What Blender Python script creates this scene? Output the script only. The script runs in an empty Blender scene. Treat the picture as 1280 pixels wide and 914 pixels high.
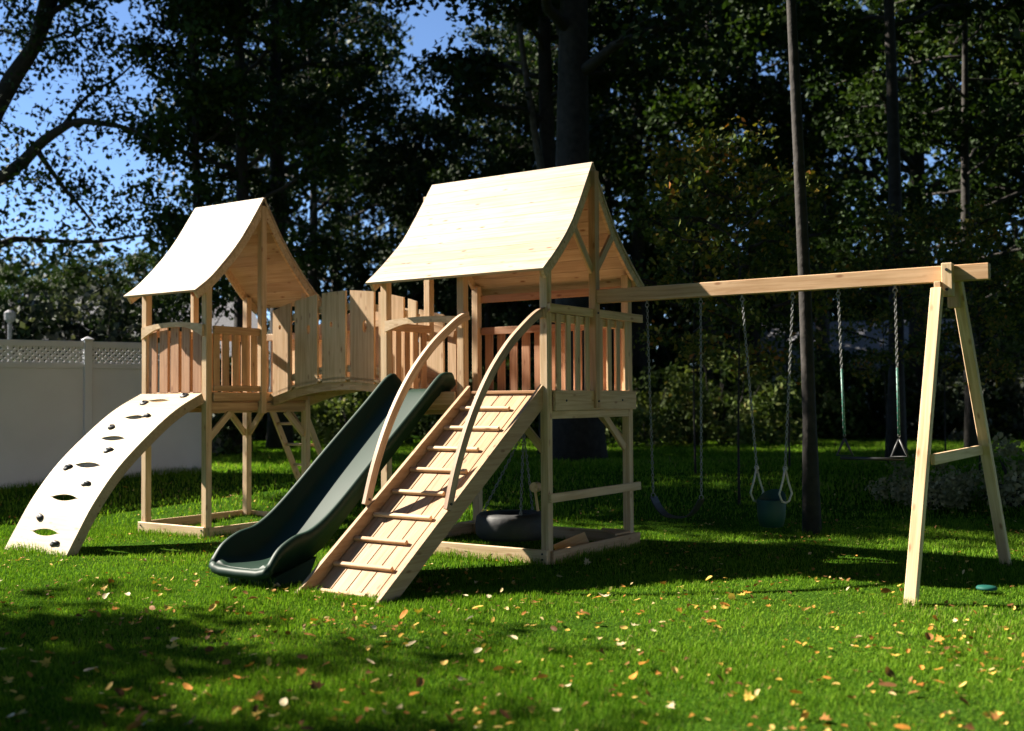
import bpy, bmesh, math, random
import numpy as np
from mathutils import Vector, Matrix

# ------------------------------------------------------------------ camera, light, exposure
SC = bpy.context.scene
COL = SC.collection
CAM = Vector((5.968, -9.4656, 1.65))
YAW, PITCH, ROLL = map(math.radians, (-34.05, 1.770, -0.3685))
FPX, PW, PH = 1390.75, 1280, 914
fw = Vector((math.sin(YAW)*math.cos(PITCH), math.cos(YAW)*math.cos(PITCH), math.sin(PITCH)))
rt = Vector((math.cos(YAW), -math.sin(YAW), 0)); up = rt.cross(fw)
rt, up = rt*math.cos(ROLL)+up*math.sin(ROLL), up*math.cos(ROLL)-rt*math.sin(ROLL)
cd = bpy.data.cameras.new('camera'); cam = bpy.data.objects.new('camera', cd); COL.objects.link(cam)
m = Matrix((rt, up, -fw)).transposed().to_4x4(); m.translation = CAM; cam.matrix_world = m
cd.sensor_width = 36; cd.lens = 36*FPX/PW; cd.clip_start = .1; cd.clip_end = 600
cd.dof.use_dof = True; cd.dof.focus_distance = 11.2; cd.dof.aperture_fstop = 1.2
SC.camera = cam

SUN = Vector((-1.28, -.28, 1)).normalized()
w = bpy.data.worlds.new('World'); SC.world = w; w.use_nodes = True
nt = w.node_tree; bg = nt.nodes['Background']; sky = nt.nodes.new('ShaderNodeTexSky')
sky.sky_type = 'NISHITA'; sky.sun_disc = False
sky.sun_elevation = math.asin(SUN.z); sky.sun_rotation = math.atan2(SUN.x, SUN.y)
sky.air_density = 1.0; sky.dust_density = 0; sky.ozone_density = 4; sky.altitude = 3500
nt.links.new(sky.outputs[0], bg.inputs[0]); bg.inputs[1].default_value = .05
sl = bpy.data.lights.new('sun', 'SUN'); so = bpy.data.objects.new('sun', sl); COL.objects.link(so)
sl.energy = 5; sl.angle = math.radians(.5); sl.color = (1, .92, .79)
so.rotation_euler = (-SUN).to_track_quat('-Z', 'Y').to_euler(); so.location = (-20, -5, 30)
SC.view_settings.view_transform = 'Standard'; SC.view_settings.look = 'None'
SC.view_settings.gamma = 1; SC.view_settings.use_curve_mapping = False
SC.view_settings.exposure = 2.0
try:
    SC.cycles.use_denoising = True; SC.cycles.max_bounces = 6; SC.cycles.diffuse_bounces = 4
    SC.cycles.transmission_bounces = 3; SC.cycles.sample_clamp_indirect = 4
except Exception: pass

rnd = random.Random(7)
NP = np.random.default_rng(11)
FH = Vector((fw.x, fw.y, 0)).normalized(); RH = Vector((rt.x, rt.y, 0)).normalized()
def depth_of(x, y): return (x-CAM.x)*FH.x+(y-CAM.y)*FH.y
def ground(x, y):
    t = min(1, max(0, (depth_of(x, y)-14.5)/5)); return .42*t*t*(3-2*t)
def spot(px, d, z=None):
    """ground point at image column px and distance d"""
    n = fw+rt*((px-PW/2)/FPX); n.z = 0; p = CAM+n*(d/n.dot(FH)); p.z = ground(p.x, p.y) if z is None else z
    return p
def pt(px, py, d):
    n = fw+rt*((px-PW/2)/FPX)-up*((py-PH/2)/FPX); return CAM+n*d

# ------------------------------------------------------------------ materials
def new_mat(name):
    mt = bpy.data.materials.new(name); mt.use_nodes = True; n = mt.node_tree
    return mt, n, n.nodes['Principled BSDF']
def N(n, t, **k):
    x = n.nodes.new(t)
    for a, b in k.items(): setattr(x, a, b)
    return x
def ramp(n, stops):
    r = N(n, 'ShaderNodeValToRGB'); e = r.color_ramp.elements
    e[0].position, e[0].color = stops[0][0], (*stops[0][1], 1); e[1].position, e[1].color = stops[-1][0], (*stops[-1][1], 1)
    for p, c in stops[1:-1]:
        q = e.new(p); q.color = (*c, 1)
    return r
def math_node(n, op, a=None, b=None):
    x = N(n, 'ShaderNodeMath', operation=op)
    for i, v in enumerate((a, b)):
        if v is None: continue
        if isinstance(v, (int, float)): x.inputs[i].default_value = v
        else: n.links.new(v, x.inputs[i])
    return x.outputs[0]
def mix(n, mode, f, a, b):
    x = N(n, 'ShaderNodeMixRGB', blend_type=mode)
    for i, v in enumerate((f, a, b)):
        if isinstance(v, (int, float)): x.inputs[i].default_value = v
        elif isinstance(v, tuple): x.inputs[i].default_value = (*v, 1)
        else: n.links.new(v, x.inputs[i])
    return x.outputs[0]
def wood(name, light, dark, rough=.62, knots=1.0):
    mt, n, b = new_mat(name); L = n.links.new
    at = N(n, 'ShaderNodeAttribute', attribute_name='gc')
    mp = N(n, 'ShaderNodeMapping'); mp.inputs['Scale'].default_value = (1.6, 30, 30); L(at.outputs['Vector'], mp.inputs[0])
    ns = N(n, 'ShaderNodeTexNoise'); ns.inputs['Scale'].default_value = 1; ns.inputs['Detail'].default_value = 5; ns.inputs['Distortion'].default_value = .6
    L(mp.outputs[0], ns.inputs['Vector'])
    rp = ramp(n, [(.3, dark), (.62, light)]); L(ns.outputs['Fac'], rp.inputs[0])
    # board to board tint
    ti = N(n, 'ShaderNodeAttribute', attribute_name='tint')
    tr = ramp(n, [(0, (.80, .70, .62)), (.5, (1, 1, 1)), (1, (1.06, 1.04, .98))]); L(ti.outputs['Fac'], tr.inputs[0])
    c = mix(n, 'MULTIPLY', 1, rp.outputs[0], tr.outputs[0])
    # knots
    mk = N(n, 'ShaderNodeMapping'); mk.inputs['Scale'].default_value = (3.4, 9, 9); L(at.outputs['Vector'], mk.inputs[0])
    vo = N(n, 'ShaderNodeTexVoronoi'); vo.inputs['Scale'].default_value = 1; L(mk.outputs[0], vo.inputs['Vector'])
    kr = ramp(n, [(.07, (1, 1, 1)), (.17, (0, 0, 0))]); L(vo.outputs['Distance'], kr.inputs[0])
    kf = math_node(n, 'MULTIPLY', kr.outputs[0], .75*knots)
    c = mix(n, 'MIX', kf, c, (dark[0]*.55, dark[1]*.36, dark[2]*.28))
    # weathering blotches
    n2 = N(n, 'ShaderNodeTexNoise'); n2.inputs['Scale'].default_value = 2.3; n2.inputs['Detail'].default_value = 3; L(at.outputs['Vector'], n2.inputs['Vector'])
    wr = ramp(n, [(.35, (.86, .84, .82)), (.65, (1, 1, 1))]); L(n2.outputs['Fac'], wr.inputs[0])
    c = mix(n, 'MULTIPLY', .8, c, wr.outputs[0])
    L(c, b.inputs['Base Color']); b.inputs['Roughness'].default_value = rough
    b.inputs['Specular IOR Level'].default_value = .3
    bu = N(n, 'ShaderNodeBump'); bu.inputs['Strength'].default_value = .25; bu.inputs['Distance'].default_value = .004
    L(ns.outputs['Fac'], bu.inputs['Height']); L(bu.outputs[0], b.inputs['Normal'])
    return mt
W_PALE = wood('pale_pine', (.66, .485, .31), (.49, .33, .175))
W_ROOF = wood('roof_pine', (.50, .40, .295), (.39, .29, .19), knots=1.3)
W_RAMP = wood('ramp_cedar', (.42, .28, .165), (.31, .185, .095))
W_WALL = wood('climbing_wall_board', (.46, .36, .24), (.37, .275, .165))
W_PINK = wood('fresh_cedar', (.61, .395, .23), (.42, .24, .115))
W_RED = wood('red_cedar', (.46, .26, .15), (.30, .15, .08))
W_GRAY = wood('handrail_cedar', (.55, .40, .29), (.36, .24, .16), knots=.4)

def plain(name, col, rough=.5, metal=0, spec=.5, noise=0.0, nscale=8, bump=0):
    mt, n, b = new_mat(name)
    b.inputs['Base Color'].default_value = (*col, 1); b.inputs['Roughness'].default_value = rough
    b.inputs['Metallic'].default_value = metal; b.inputs['Specular IOR Level'].default_value = spec
    if noise:
        tc = N(n, 'ShaderNodeTexCoord'); ns = N(n, 'ShaderNodeTexNoise'); ns.inputs['Scale'].default_value = nscale; ns.inputs['Detail'].default_value = 6
        n.links.new(tc.outputs['Object'], ns.inputs['Vector'])
        rp = ramp(n, [(.3, tuple(c*(1-noise) for c in col)), (.7, tuple(min(1, c*(1+noise)) for c in col))])
        n.links.new(ns.outputs['Fac'], rp.inputs[0]); n.links.new(rp.outputs[0], b.inputs['Base Color'])
        if bump:
            bu = N(n, 'ShaderNodeBump'); bu.inputs['Strength'].default_value = bump; bu.inputs['Distance'].default_value = .02
            n.links.new(ns.outputs['Fac'], bu.inputs['Height']); n.links.new(bu.outputs[0], b.inputs['Normal'])
    return mt
M_SLIDE = plain('slide_plastic', (.004, .022, .012), .55, spec=.2, noise=.12, nscale=4)
M_HOLD = plain('hold_plastic', (.015, .015, .017), .5)
M_STEEL = plain('bolt_steel', (.5, .5, .5), .35, 1)
M_BOLT = plain('bolt_head', (.03, .03, .03), .5, .5)
M_CHAIN = plain('chain_zinc', (.20, .20, .195), .6, .5)
M_SLEEVE = plain('green_chain_sleeve', (.03, .12, .09), .5)
M_RUBBER = plain('tyre_rubber', (.020, .020, .021), .65, noise=.2, nscale=14, bump=.2)
M_BELT = plain('black_belt', (.012, .012, .013), .5)
M_BABY = plain('bucket_plastic', (.006, .036, .028), .55, spec=.25)
M_ROPE = plain('pale_rope', (.33, .33, .31), .85, noise=.2, nscale=60)
M_VINYL = plain('white_vinyl', (.50, .505, .53), .45, noise=.06, nscale=1.3)
M_BARK = plain('bark', (.021, .017, .014), .9, noise=.5, nscale=9, bump=.9)
M_BARKPALE = plain('pale_bark', (.07, .058, .048), .9, noise=.4, nscale=10, bump=.8)
M_SIDING = plain('house_siding', (.46, .48, .52), .7, noise=.05)
M_SHINGLE = plain('roof_shingle', (.22, .22, .24), .85, noise=.3, nscale=20)
M_WHITE = plain('white_siding', (.75, .75, .73), .6, noise=.04)
M_GLASS = plain('dark_glass', (.03, .04, .05), .08)
M_TEAL = plain('teal_plastic', (.007, .075, .058), .65, spec=.2)
M_SOIL = plain('bare_soil', (.045, .03, .018), .95, noise=.5, nscale=6, bump=.5)

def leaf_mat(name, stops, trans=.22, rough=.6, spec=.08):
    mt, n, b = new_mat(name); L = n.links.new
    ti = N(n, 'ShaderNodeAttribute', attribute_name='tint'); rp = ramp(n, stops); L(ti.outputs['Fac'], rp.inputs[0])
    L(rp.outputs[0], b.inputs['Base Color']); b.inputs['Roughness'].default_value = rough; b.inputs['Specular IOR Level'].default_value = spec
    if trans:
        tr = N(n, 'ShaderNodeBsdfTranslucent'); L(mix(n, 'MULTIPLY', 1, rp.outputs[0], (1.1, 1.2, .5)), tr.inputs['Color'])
        mx = N(n, 'ShaderNodeMixShader'); mx.inputs[0].default_value = trans
        L(b.outputs[0], mx.inputs[1]); L(tr.outputs[0], mx.inputs[2])
        L(mx.outputs[0], n.nodes['Material Output'].inputs['Surface'])
    return mt
G1, G2, G3, YG, YE, OR = (.012, .026, .007), (.024, .046, .010), (.045, .075, .015), (.14, .15, .03), (.30, .22, .03), (.32, .13, .03)
F_GREEN = leaf_mat('green_foliage', [(0, G1), (.5, G2), (.8, G3), (1, YG)])
F_AUTUMN = leaf_mat('turning_foliage', [(0, G1), (.5, G2), (.78, G3), (.92, YG), (1, YE)])
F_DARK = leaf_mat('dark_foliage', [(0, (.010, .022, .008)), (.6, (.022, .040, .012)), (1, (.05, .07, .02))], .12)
F_BUSH = leaf_mat('shrub_foliage', [(0, G2), (.5, (.08, .11, .03)), (.85, (.16, .18, .06)), (1, (.25, .16, .06))])
F_PALE = leaf_mat('pale_shrub_foliage', [(0, (.10, .11, .05)), (.5, (.24, .23, .13)), (1, (.36, .32, .2))])
F_GREY = leaf_mat('grey_shrub_foliage', [(0, (.015, .028, .015)), (.5, (.045, .055, .04)), (1, (.14, .14, .13))])
M_BLADE = leaf_mat('grass_blade', [(0, (.026, .085, .003)), (.45, (.118, .225, .020)), (.85, (.22, .345, .034)), (.93, (.16, .17, .05)), (1, (.28, .24, .10))], .3, .8, 0)
M_LITTER = leaf_mat('leaf_litter', [(0, (.10, .045, .018)), (.25, (.25, .12, .04)), (.5, (.40, .16, .03)), (.75, (.55, .36, .07)), (1, (.55, .45, .28))], .12)

# ------------------------------------------------------------------ mesh building
class Part:
    def __init__(s): s.v = []; s.f = []; s.g = []; s.t = []; s.fl = False
    def add(s, vs, fs, gs=None, tint=None):
        o = len(s.v); s.v += [tuple(v) for v in vs]; s.f += [tuple(i+o for i in f) for f in fs]
        r = Vector((rnd.uniform(0, 40), rnd.uniform(0, 40), rnd.uniform(0, 40)))
        tint = rnd.random() if tint is None else tint
        s.g += [tuple(Vector(q)+r) for q in (gs or vs)]; s.t += [tint]*len(vs)
    def board(s, a, b, wid, th, side=None, ch=.004, tint=None):
        """box from a to b; wid along side, th along the third axis"""
        a, b = Vector(a), Vector(b); x = b-a; L = x.length; x.normalize()
        if side is None: side = Vector((0, 0, 1)) if abs(x.z) < .9 else Vector((1, 0, 0))
        y = Vector(side); y = (y-x*y.dot(x)).normalized(); z = x.cross(y)
        h = (L/2, wid/2, th/2); c = (a+b)/2; ch = min(ch, min(h)*.4); vs = []; gs = []; idx = {}
        for sx in (-1, 1):
            for sy in (-1, 1):
                for sz in (-1, 1):
                    for ax in range(3):
                        q = [sx*(h[0]-ch), sy*(h[1]-ch), sz*(h[2]-ch)]; q[ax] = (sx, sy, sz)[ax]*h[ax]
                        idx[sx, sy, sz, ax] = len(vs); gs.append(tuple(q)); vs.append(c+x*q[0]+y*q[1]+z*q[2])
        fs = []
        for ax in range(3):
            o1, o2 = [i for i in range(3) if i != ax]
            for sg in (-1, 1):
                ring = []
                for u, v in ((-1, -1), (1, -1), (1, 1), (-1, 1)):
                    k = [0, 0, 0]; k[ax] = sg; k[o1] = u; k[o2] = v; ring.append(idx[(*k, ax)])
                fs.append(ring)
            for u in (-1, 1):
                for v in (-1, 1):
                    k0 = [0, 0, 0]; k0[ax] = -1; k0[o1] = u; k0[o2] = v; k1 = list(k0); k1[ax] = 1
                    fs.append((idx[(*k0, o1)], idx[(*k1, o1)], idx[(*k1, o2)], idx[(*k0, o2)]))
        for sx in (-1, 1):
            for sy in (-1, 1):
                for sz in (-1, 1): fs.append(tuple(idx[sx, sy, sz, a2] for a2 in range(3)))
        s.add(vs, fs, gs, tint)
    def box(s, x0, x1, y0, y1, z0, z1, ch=.004, tint=None):
        d = (x1-x0, y1-y0, z1-z0); ax = max(range(3), key=lambda i: d[i]); c = [(x0+x1)/2, (y0+y1)/2, (z0+z1)/2]
        a = list(c); b = list(c); a[ax] -= d[ax]/2; b[ax] += d[ax]/2
        o = [i for i in range(3) if i != ax]; sd = [0, 0, 0]; sd[o[0]] = 1
        s.board(a, b, d[o[0]], d[o[1]], sd, ch, tint)
    def post(s, x, y, z0, z1, w=.09, tint=None): s.box(x, x+w, y, y+w, z0, z1, .005, tint)
    def sweep(s, pts, side, wid, th, tint=None, swap=False):
        """rectangular bar along pts; wid along the fixed side vector, th along the local normal (centred)"""
        pts = [Vector(p) for p in pts]; sd = Vector(side).normalized(); n = len(pts); vs = []; gs = []; L = 0
        for i, p in enumerate(pts):
            t = (pts[min(i+1, n-1)]-pts[max(i-1, 0)]).normalized(); nn = t.cross(sd).normalized()
            if i: L += (p-pts[i-1]).length
            for a, b in ((-1, -1), (1, -1), (1, 1), (-1, 1)):
                vs.append(p+sd*a*wid/2+nn*b*th/2); gs.append((a*wid/2, L, b*th/2) if swap else (L, a*wid/2, b*th/2))
        fs = [(i*4+k, i*4+(k+1) % 4, i*4+4+(k+1) % 4, i*4+4+k) for i in range(n-1) for k in range(4)]
        fs += [(0, 1, 2, 3), tuple(4*(n-1)+k for k in (3, 2, 1, 0))]
        s.add(vs, fs, gs, tint)
    def prism(s, poly, ext, tint=None, gx=None):
        """polygon (3D points, planar) extruded by ext; gx: grain axis index"""
        n = len(poly); e = Vector(ext); P0 = [Vector(p) for p in poly]; vs = P0+[p+e for p in P0]
        fs = [tuple(range(n)), tuple(range(2*n-1, n-1, -1))]+[(i, (i+1) % n, n+(i+1) % n, n+i) for i in range(n)]
        gs = vs if gx in (None, 0) else [(v[gx], v[(gx+1) % 3], v[(gx+2) % 3]) for v in vs]
        s.add(vs, fs, gs, tint)
    def tube(s, pts, r, n=8, cap=True, tint=None):
        pts = [Vector(p) for p in pts]; rr = r if isinstance(r, (list, tuple)) else [r]*len(pts); vs = []; gs = []; L = 0; u = None
        for i, p in enumerate(pts):
            t = (pts[min(i+1, len(pts)-1)]-pts[max(i-1, 0)]).normalized()
            if u is None: u = t.orthogonal().normalized()
            u = (u-t*u.dot(t)).normalized(); w2 = t.cross(u)
            if i: L += (p-pts[i-1]).length
            for k in range(n):
                a = 2*math.pi*k/n; vs.append(p+(u*math.cos(a)+w2*math.sin(a))*rr[i]); gs.append((L, math.cos(a)*rr[i], math.sin(a)*rr[i]))
        fs = [(i*n+k, i*n+(k+1) % n, i*n+n+(k+1) % n, i*n+n+k) for i in range(len(pts)-1) for k in range(n)]
        if cap: fs += [tuple(range(n-1, -1, -1)), tuple((len(pts)-1)*n+k for k in range(n))]
        s.add(vs, fs, gs, tint)
    def ring(s, c, ax, R, r, n=24, k=8, sx=1.0):
        """torus"""
        c = Vector(c); ax = Vector(ax).normalized(); u = ax.orthogonal().normalized(); v = ax.cross(u); vs = []
        for i in range(n):
            a = 2*math.pi*i/n; d = u*math.cos(a)+v*math.sin(a)
            for j in range(k):
                b = 2*math.pi*j/k; vs.append(c+d*(R+r*math.cos(b))+ax*r*math.sin(b)*sx)
        s.add(vs, [(i*k+j, i*k+(j+1) % k, ((i+1) % n)*k+(j+1) % k, ((i+1) % n)*k+j) for i in range(n) for j in range(k)])
    def build(s, name, mat, parent=None, smooth=False, label=None):
        me = bpy.data.meshes.new(name); me.from_pydata(s.v, [], s.f); me.update()
        a = me.attributes.new('gc', 'FLOAT_VECTOR', 'POINT'); a.data.foreach_set('vector', np.array(s.g, np.float32).ravel())
        a = me.attributes.new('tint', 'FLOAT', 'POINT'); a.data.foreach_set('value', np.array(s.t, np.float32))
        bm = bmesh.new(); bm.from_mesh(me); bmesh.ops.recalc_face_normals(bm, faces=bm.faces); bm.to_mesh(me); bm.free()
        if smooth: me.polygons.foreach_set('use_smooth', [True]*len(me.polygons))
        me.materials.append(mat); return link(name, me, parent, label)
def link(name, data, parent=None, label=None):
    o = bpy.data.objects.new(name, data); COL.objects.link(o)
    if parent is not None:
        o.parent = parent
        if parent.type == 'EMPTY': o.matrix_parent_inverse = Matrix.Translation(-parent.location)
    if label: o['label'] = label
    return o
def thing(name, label, cat, loc=(0, 0, 0), group=None):
    o = link(name, None); o.location = loc; return tag(o, label, cat, group)
def tag(o, label, cat=None, group=None, kind=None):
    if label: o['label'] = label
    if cat: o['category'] = cat
    if group: o['group'] = group
    if kind: o['kind'] = kind
    return o
def structure(o): o['kind'] = 'structure'; return o
def spline(pts, n):
    """Catmull-Rom through pts"""
    P = [Vector(p) for p in pts]; P = [P[0]*2-P[1]]+P+[P[-1]*2-P[-2]]; out = []; segs = len(P)-3
    for i in range(n+1):
        t = i/n*segs; k = min(int(t), segs-1); t -= k; a, b, c, d = P[k:k+4]
        out.append(.5*((2*b)+(c-a)*t+(2*a-5*b+4*c-d)*t*t+(3*b-a-3*c+d)*t**3))
    return out
def at_len(pts, s0, s1, n):
    """n+1 points between arc lengths s0..s1"""
    L = [0]
    for a, b in zip(pts, pts[1:]): L.append(L[-1]+(b-a).length)
    out = []
    for i in range(n+1):
        s = s0+(s1-s0)*i/max(1, n); k = 0
        while k < len(L)-2 and L[k+1] < s: k += 1
        t = (s-L[k])/max(1e-9, L[k+1]-L[k]); out.append(pts[k].lerp(pts[k+1], t))
    return out
def total(pts): return sum((b-a).length for a, b in zip(pts, pts[1:]))

# ------------------------------------------------------------------ ground
def make_lawn():
    bm = bmesh.new(); ts = list(np.arange(-30, 60, 1.0))+[60, 80, 120, 200, 350]; us = [-350, -200, -120, -80, -60]+list(np.arange(-50, 51, 2.0))+[60, 80, 120, 200, 350]
    rows = []
    for t in ts:
        row = []
        for u in us:
            p = CAM+FH*float(t)+RH*float(u); row.append(bm.verts.new((p.x, p.y, ground(p.x, p.y)+.012*math.sin(p.x*1.7)*math.sin(p.y*1.3)-.006)))
        rows.append(row)
    for i in range(len(ts)-1):
        for j in range(len(us)-1): bm.faces.new((rows[i][j], rows[i][j+1], rows[i+1][j+1], rows[i+1][j]))
    me = bpy.data.meshes.new('lawn'); bm.to_mesh(me); bm.free()
    me.polygons.foreach_set('use_smooth', [True]*len(me.polygons))
    mt, n, b = new_mat('lawn_ground'); tc = N(n, 'ShaderNodeTexCoord')
    n1 = N(n, 'ShaderNodeTexNoise'); n1.inputs['Scale'].default_value = 30; n1.inputs['Detail'].default_value = 8; n.links.new(tc.outputs['Object'], n1.inputs['Vector'])
    n2 = N(n, 'ShaderNodeTexNoise'); n2.inputs['Scale'].default_value = .7; n2.inputs['Detail'].default_value = 4; n.links.new(tc.outputs['Object'], n2.inputs['Vector'])
    r1 = ramp(n, [(.3, (.012, .028, .004)), (.55, (.028, .07, .008)), (.75, (.05, .10, .014))]); n.links.new(n1.outputs['Fac'], r1.inputs[0])
    r2 = ramp(n, [(.38, (.9, .85, .8)), (.6, (1.1, 1.1, 1))]); n.links.new(n2.outputs['Fac'], r2.inputs[0])
    n.links.new(mix(n, 'MULTIPLY', 1, r1.outputs[0], r2.outputs[0]), b.inputs['Base Color']); b.inputs['Roughness'].default_value = .9; b.inputs['Specular IOR Level'].default_value = 0
    bu = N(n, 'ShaderNodeBump'); bu.inputs['Distance'].default_value = .03; n.links.new(n1.outputs['Fac'], bu.inputs['Height']); n.links.new(bu.outputs[0], b.inputs['Normal'])
    me.materials.append(mt); return structure(link('lawn', me))
make_lawn()

def quads_mesh(name, V, F, tint, mat):
    """V (n,3) F (m,k) numpy -> mesh with tint per vertex"""
    me = bpy.data.meshes.new(name); nv, nf, k = len(V), len(F), F.shape[1]
    me.vertices.add(nv); me.vertices.foreach_set('co', V.astype(np.float32).ravel())
    me.loops.add(nf*k); me.loops.foreach_set('vertex_index', F.astype(np.int32).ravel())
    me.polygons.add(nf); me.polygons.foreach_set('loop_start', np.arange(0, nf*k, k, dtype=np.int32))
    me.update(calc_edges=True)
    a = me.attributes.new('tint', 'FLOAT', 'POINT'); a.data.foreach_set('value', tint.astype(np.float32)); me.materials.append(mat)
    return me

def make_grass():
    VV, TT, n0, FF = [], [], 0, []
    def band(d0, d1, dens, h, wd):
        nonlocal n0
        umax = d1*.46*1.22+.6; cnt = int((d1-d0)*2*umax*dens)
        t = NP.uniform(d0, d1, cnt); u = NP.uniform(-umax, umax, cnt); keep = np.abs(u) < t*.46*1.22+.6; t, u = t[keep], u[keep]
        x = CAM.x+FH.x*t+RH.x*u; y = CAM.y+FH.y*t+RH.y*u
        blades(x, y, h, wd)
    def blades(x, y, h, wd):
        nonlocal n0
        cl = .8+.25*np.sin(x*2.1+1.3*np.sin(y*1.7))*np.sin(y*2.6+x)+.15*np.sin(x*7.3)*np.sin(y*6.1)
        n = len(x); hh = h*np.clip(NP.normal(1, .28, n), .4, 1.8)*cl; ww = wd*NP.uniform(.7, 1.3, n)
        tt = np.clip(((x-CAM.x)*FH.x+(y-CAM.y)*FH.y-14.5)/5, 0, 1); z = .42*tt*tt*(3-2*tt)-.012
        az = NP.uniform(0, 2*np.pi, n); lean = NP.uniform(.1, .75, n)*hh; wx, wy = -np.sin(az)*ww/2, np.cos(az)*ww/2
        bx, by = np.cos(az)*lean, np.sin(az)*lean
        P = np.empty((n, 5, 3))
        P[:, 0] = np.stack([x-wx, y-wy, z], 1); P[:, 1] = np.stack([x+wx, y+wy, z], 1)
        P[:, 2] = np.stack([x+bx*.35+wx*.75, y+by*.35+wy*.75, z+hh*.6], 1); P[:, 3] = np.stack([x+bx*.35-wx*.75, y+by*.35-wy*.75, z+hh*.6], 1)
        P[:, 4] = np.stack([x+bx, y+by, z+hh], 1)
        i = np.arange(n)[:, None]*5+n0
        FF.append(np.concatenate([i+np.array([[0, 1, 2]]), i+np.array([[0, 2, 3]]), i+np.array([[3, 2, 4]])]))
        ti = np.clip(NP.beta(2.2, 2.4, n)*.85+.14*np.sin(x*.9+2)*np.sin(y*1.1), 0, .84); dead = NP.random(n) < .03+.14*np.clip(np.sin(x*.83+1.1)*np.sin(y*1.07-.6)+.35*np.sin(x*2.9)*np.sin(y*3.3)-.45, 0, 1); ti[dead] = NP.uniform(.9, 1, dead.sum())
        VV.append(P.reshape(-1, 3)); TT.append(np.repeat(ti, 5)); n0 += n*5
    def edge(x0, y0, x1, y1, n, spread=.035, h=.085):
        t = NP.random(n); blades(x0+(x1-x0)*t+NP.normal(0, spread, n), y0+(y1-y0)*t+NP.normal(0, spread, n), h, .006)
    band(3.6, 7.5, 6200, .040, .0044); band(7.5, 10.5, 3800, .040, .0056); band(10.5, 15, 1700, .043, .0078); band(15, 34, 330, .075, .016)
    for e in ((-2.2, -.07, 0, -.07, 900), (.07, .05, .07, 1.9, 700), (-5.95, -.39, -4.7, -.39, 600), (-4.64, -.3, -4.64, 1.5, 500), (-.98, -2.58, -.06, -2.58, 420), (-5.9, -2.2, -4.75, -2.2, 500), (3.56, -.36, 3.66, -.36, 120), (3.55, -.3, 3.55, -.24, 60), (3.78, 2.35, 3.88, 2.35, 90), (-1.9, -2.5, -1.3, -2.5, 260), (1.25, 3.6, 1.55, 3.9, 160)): edge(*e)
    fa, fb = spot(-200, 15.9), spot(262, 19.55); edge(fa.x, fa.y, fb.x, fb.y, 2600, .06, .13)
    me = quads_mesh('grass', np.concatenate(VV), np.concatenate(FF), np.concatenate(TT), M_BLADE)
    o = link('grass', me); tag(o, 'short green lawn grass covering the yard', 'grass', kind='stuff')
make_grass()

# ------------------------------------------------------------------ playset
PLAY = thing('playset', 'large pale cedar playset with two gabled towers, arched bridge, slide, ramp and swing beam', 'playset', (-2, .9, 0))

def roof(par, x0, x1, prof, ymid, nb, tl=.0, tr=.0):
    """prof: half profile (y,z) from ridge to eave on the front side"""
    r = Part(); x = (x0+x1)/2; W = x1-x0
    for sgn in (1, -1):
        pts = spline([(x, ymid+sgn*(y-ymid), z) for y, z in prof], 40); L = total(pts)
        for i in range(nb):
            s0, s1 = L*i/nb+(0.0 if i == 0 else .0018), L*(i+1)/nb-.0018; seg = at_len(pts, s0, s1, 4); vs = []; gs = []; e0, e1 = rnd.uniform(0, .004), rnd.uniform(0, .004)
            for k, q in enumerate(seg):
                d = (seg[min(k+1, 4)]-seg[max(k-1, 0)]).normalized(); nn = Vector((1, 0, 0)).cross(d); nn = nn if nn.z > 0 else -nn; f = 1-(s0+(s1-s0)*k/4)/L; xl, xr = x0+tl*f+e0, x1-tr*f-e1
                for xx, o in ((xl, .014), (xr, .014), (xr, -.014), (xl, -.014)): vs.append(Vector((xx, q.y, q.z))+nn*o); gs.append((xx, k*(s1-s0)/4, o))
            r.add(vs, [(a*4+k, a*4+(k+1) % 4, a*4+4+(k+1) % 4, a*4+4+k) for a in range(4) for k in range(4)]+[(0, 1, 2, 3), (19, 18, 17, 16)], gs, rnd.uniform(.1, 1))
    ro = r.build('roof', W_ROOF, par)
    for xs, tp, sd in ((x0+.03, tl, 1), (x1-.065, tr, -1)):
        t = Part()
        for sgn in (1, -1):
            pts = spline([(xs+.018, ymid+sgn*(y-ymid), z) for y, z in prof], 24); q = []
            for i, p in enumerate(pts):
                d = (pts[min(i+1, 24)]-pts[max(i-1, 0)]).normalized(); nrm = Vector((1, 0, 0)).cross(d)
                if nrm.z > 0: nrm = -nrm
                q.append((p, nrm))
            a = [p+nrm*.0155 for p, nrm in q]; b = [p+nrm*.105 for p, nrm in q]
            if sgn == 1: a[0].y = b[0].y = ymid-.001; b[0].z = a[0].z-.13
            else: a[0].y = b[0].y = ymid+.001; b[0].z = a[0].z-.13
            for i in range(25): a[i].x += sd*tp*(1-i/24); b[i].x += sd*tp*(1-i/24)
            for i in range(24):
                t.prism([a[i], a[i+1], b[i+1], b[i]], (.036, 0, 0), tint=.5)
        t.build('gable_trim', W_PALE, ro)
    return ro
def slat_run_y(p, x, y0, y1, z0, z1, n, wid, th=.022):
    """vertical slats in a side face (along y)"""
    for i in range(n):
        yc = y0+(y1-y0)*(i+.5)/n; p.box(x, x+th, yc-wid/2, yc+wid/2, z0, z1, .003)
def slat_run_x(p, y, x0, x1, z0, z1, n, wid, th=.022):
    for i in range(n):
        xc = x0+(x1-x0)*(i+.5)/n; p.box(xc-wid/2, xc+wid/2, y, y+th, z0, z1, .003)
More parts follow.
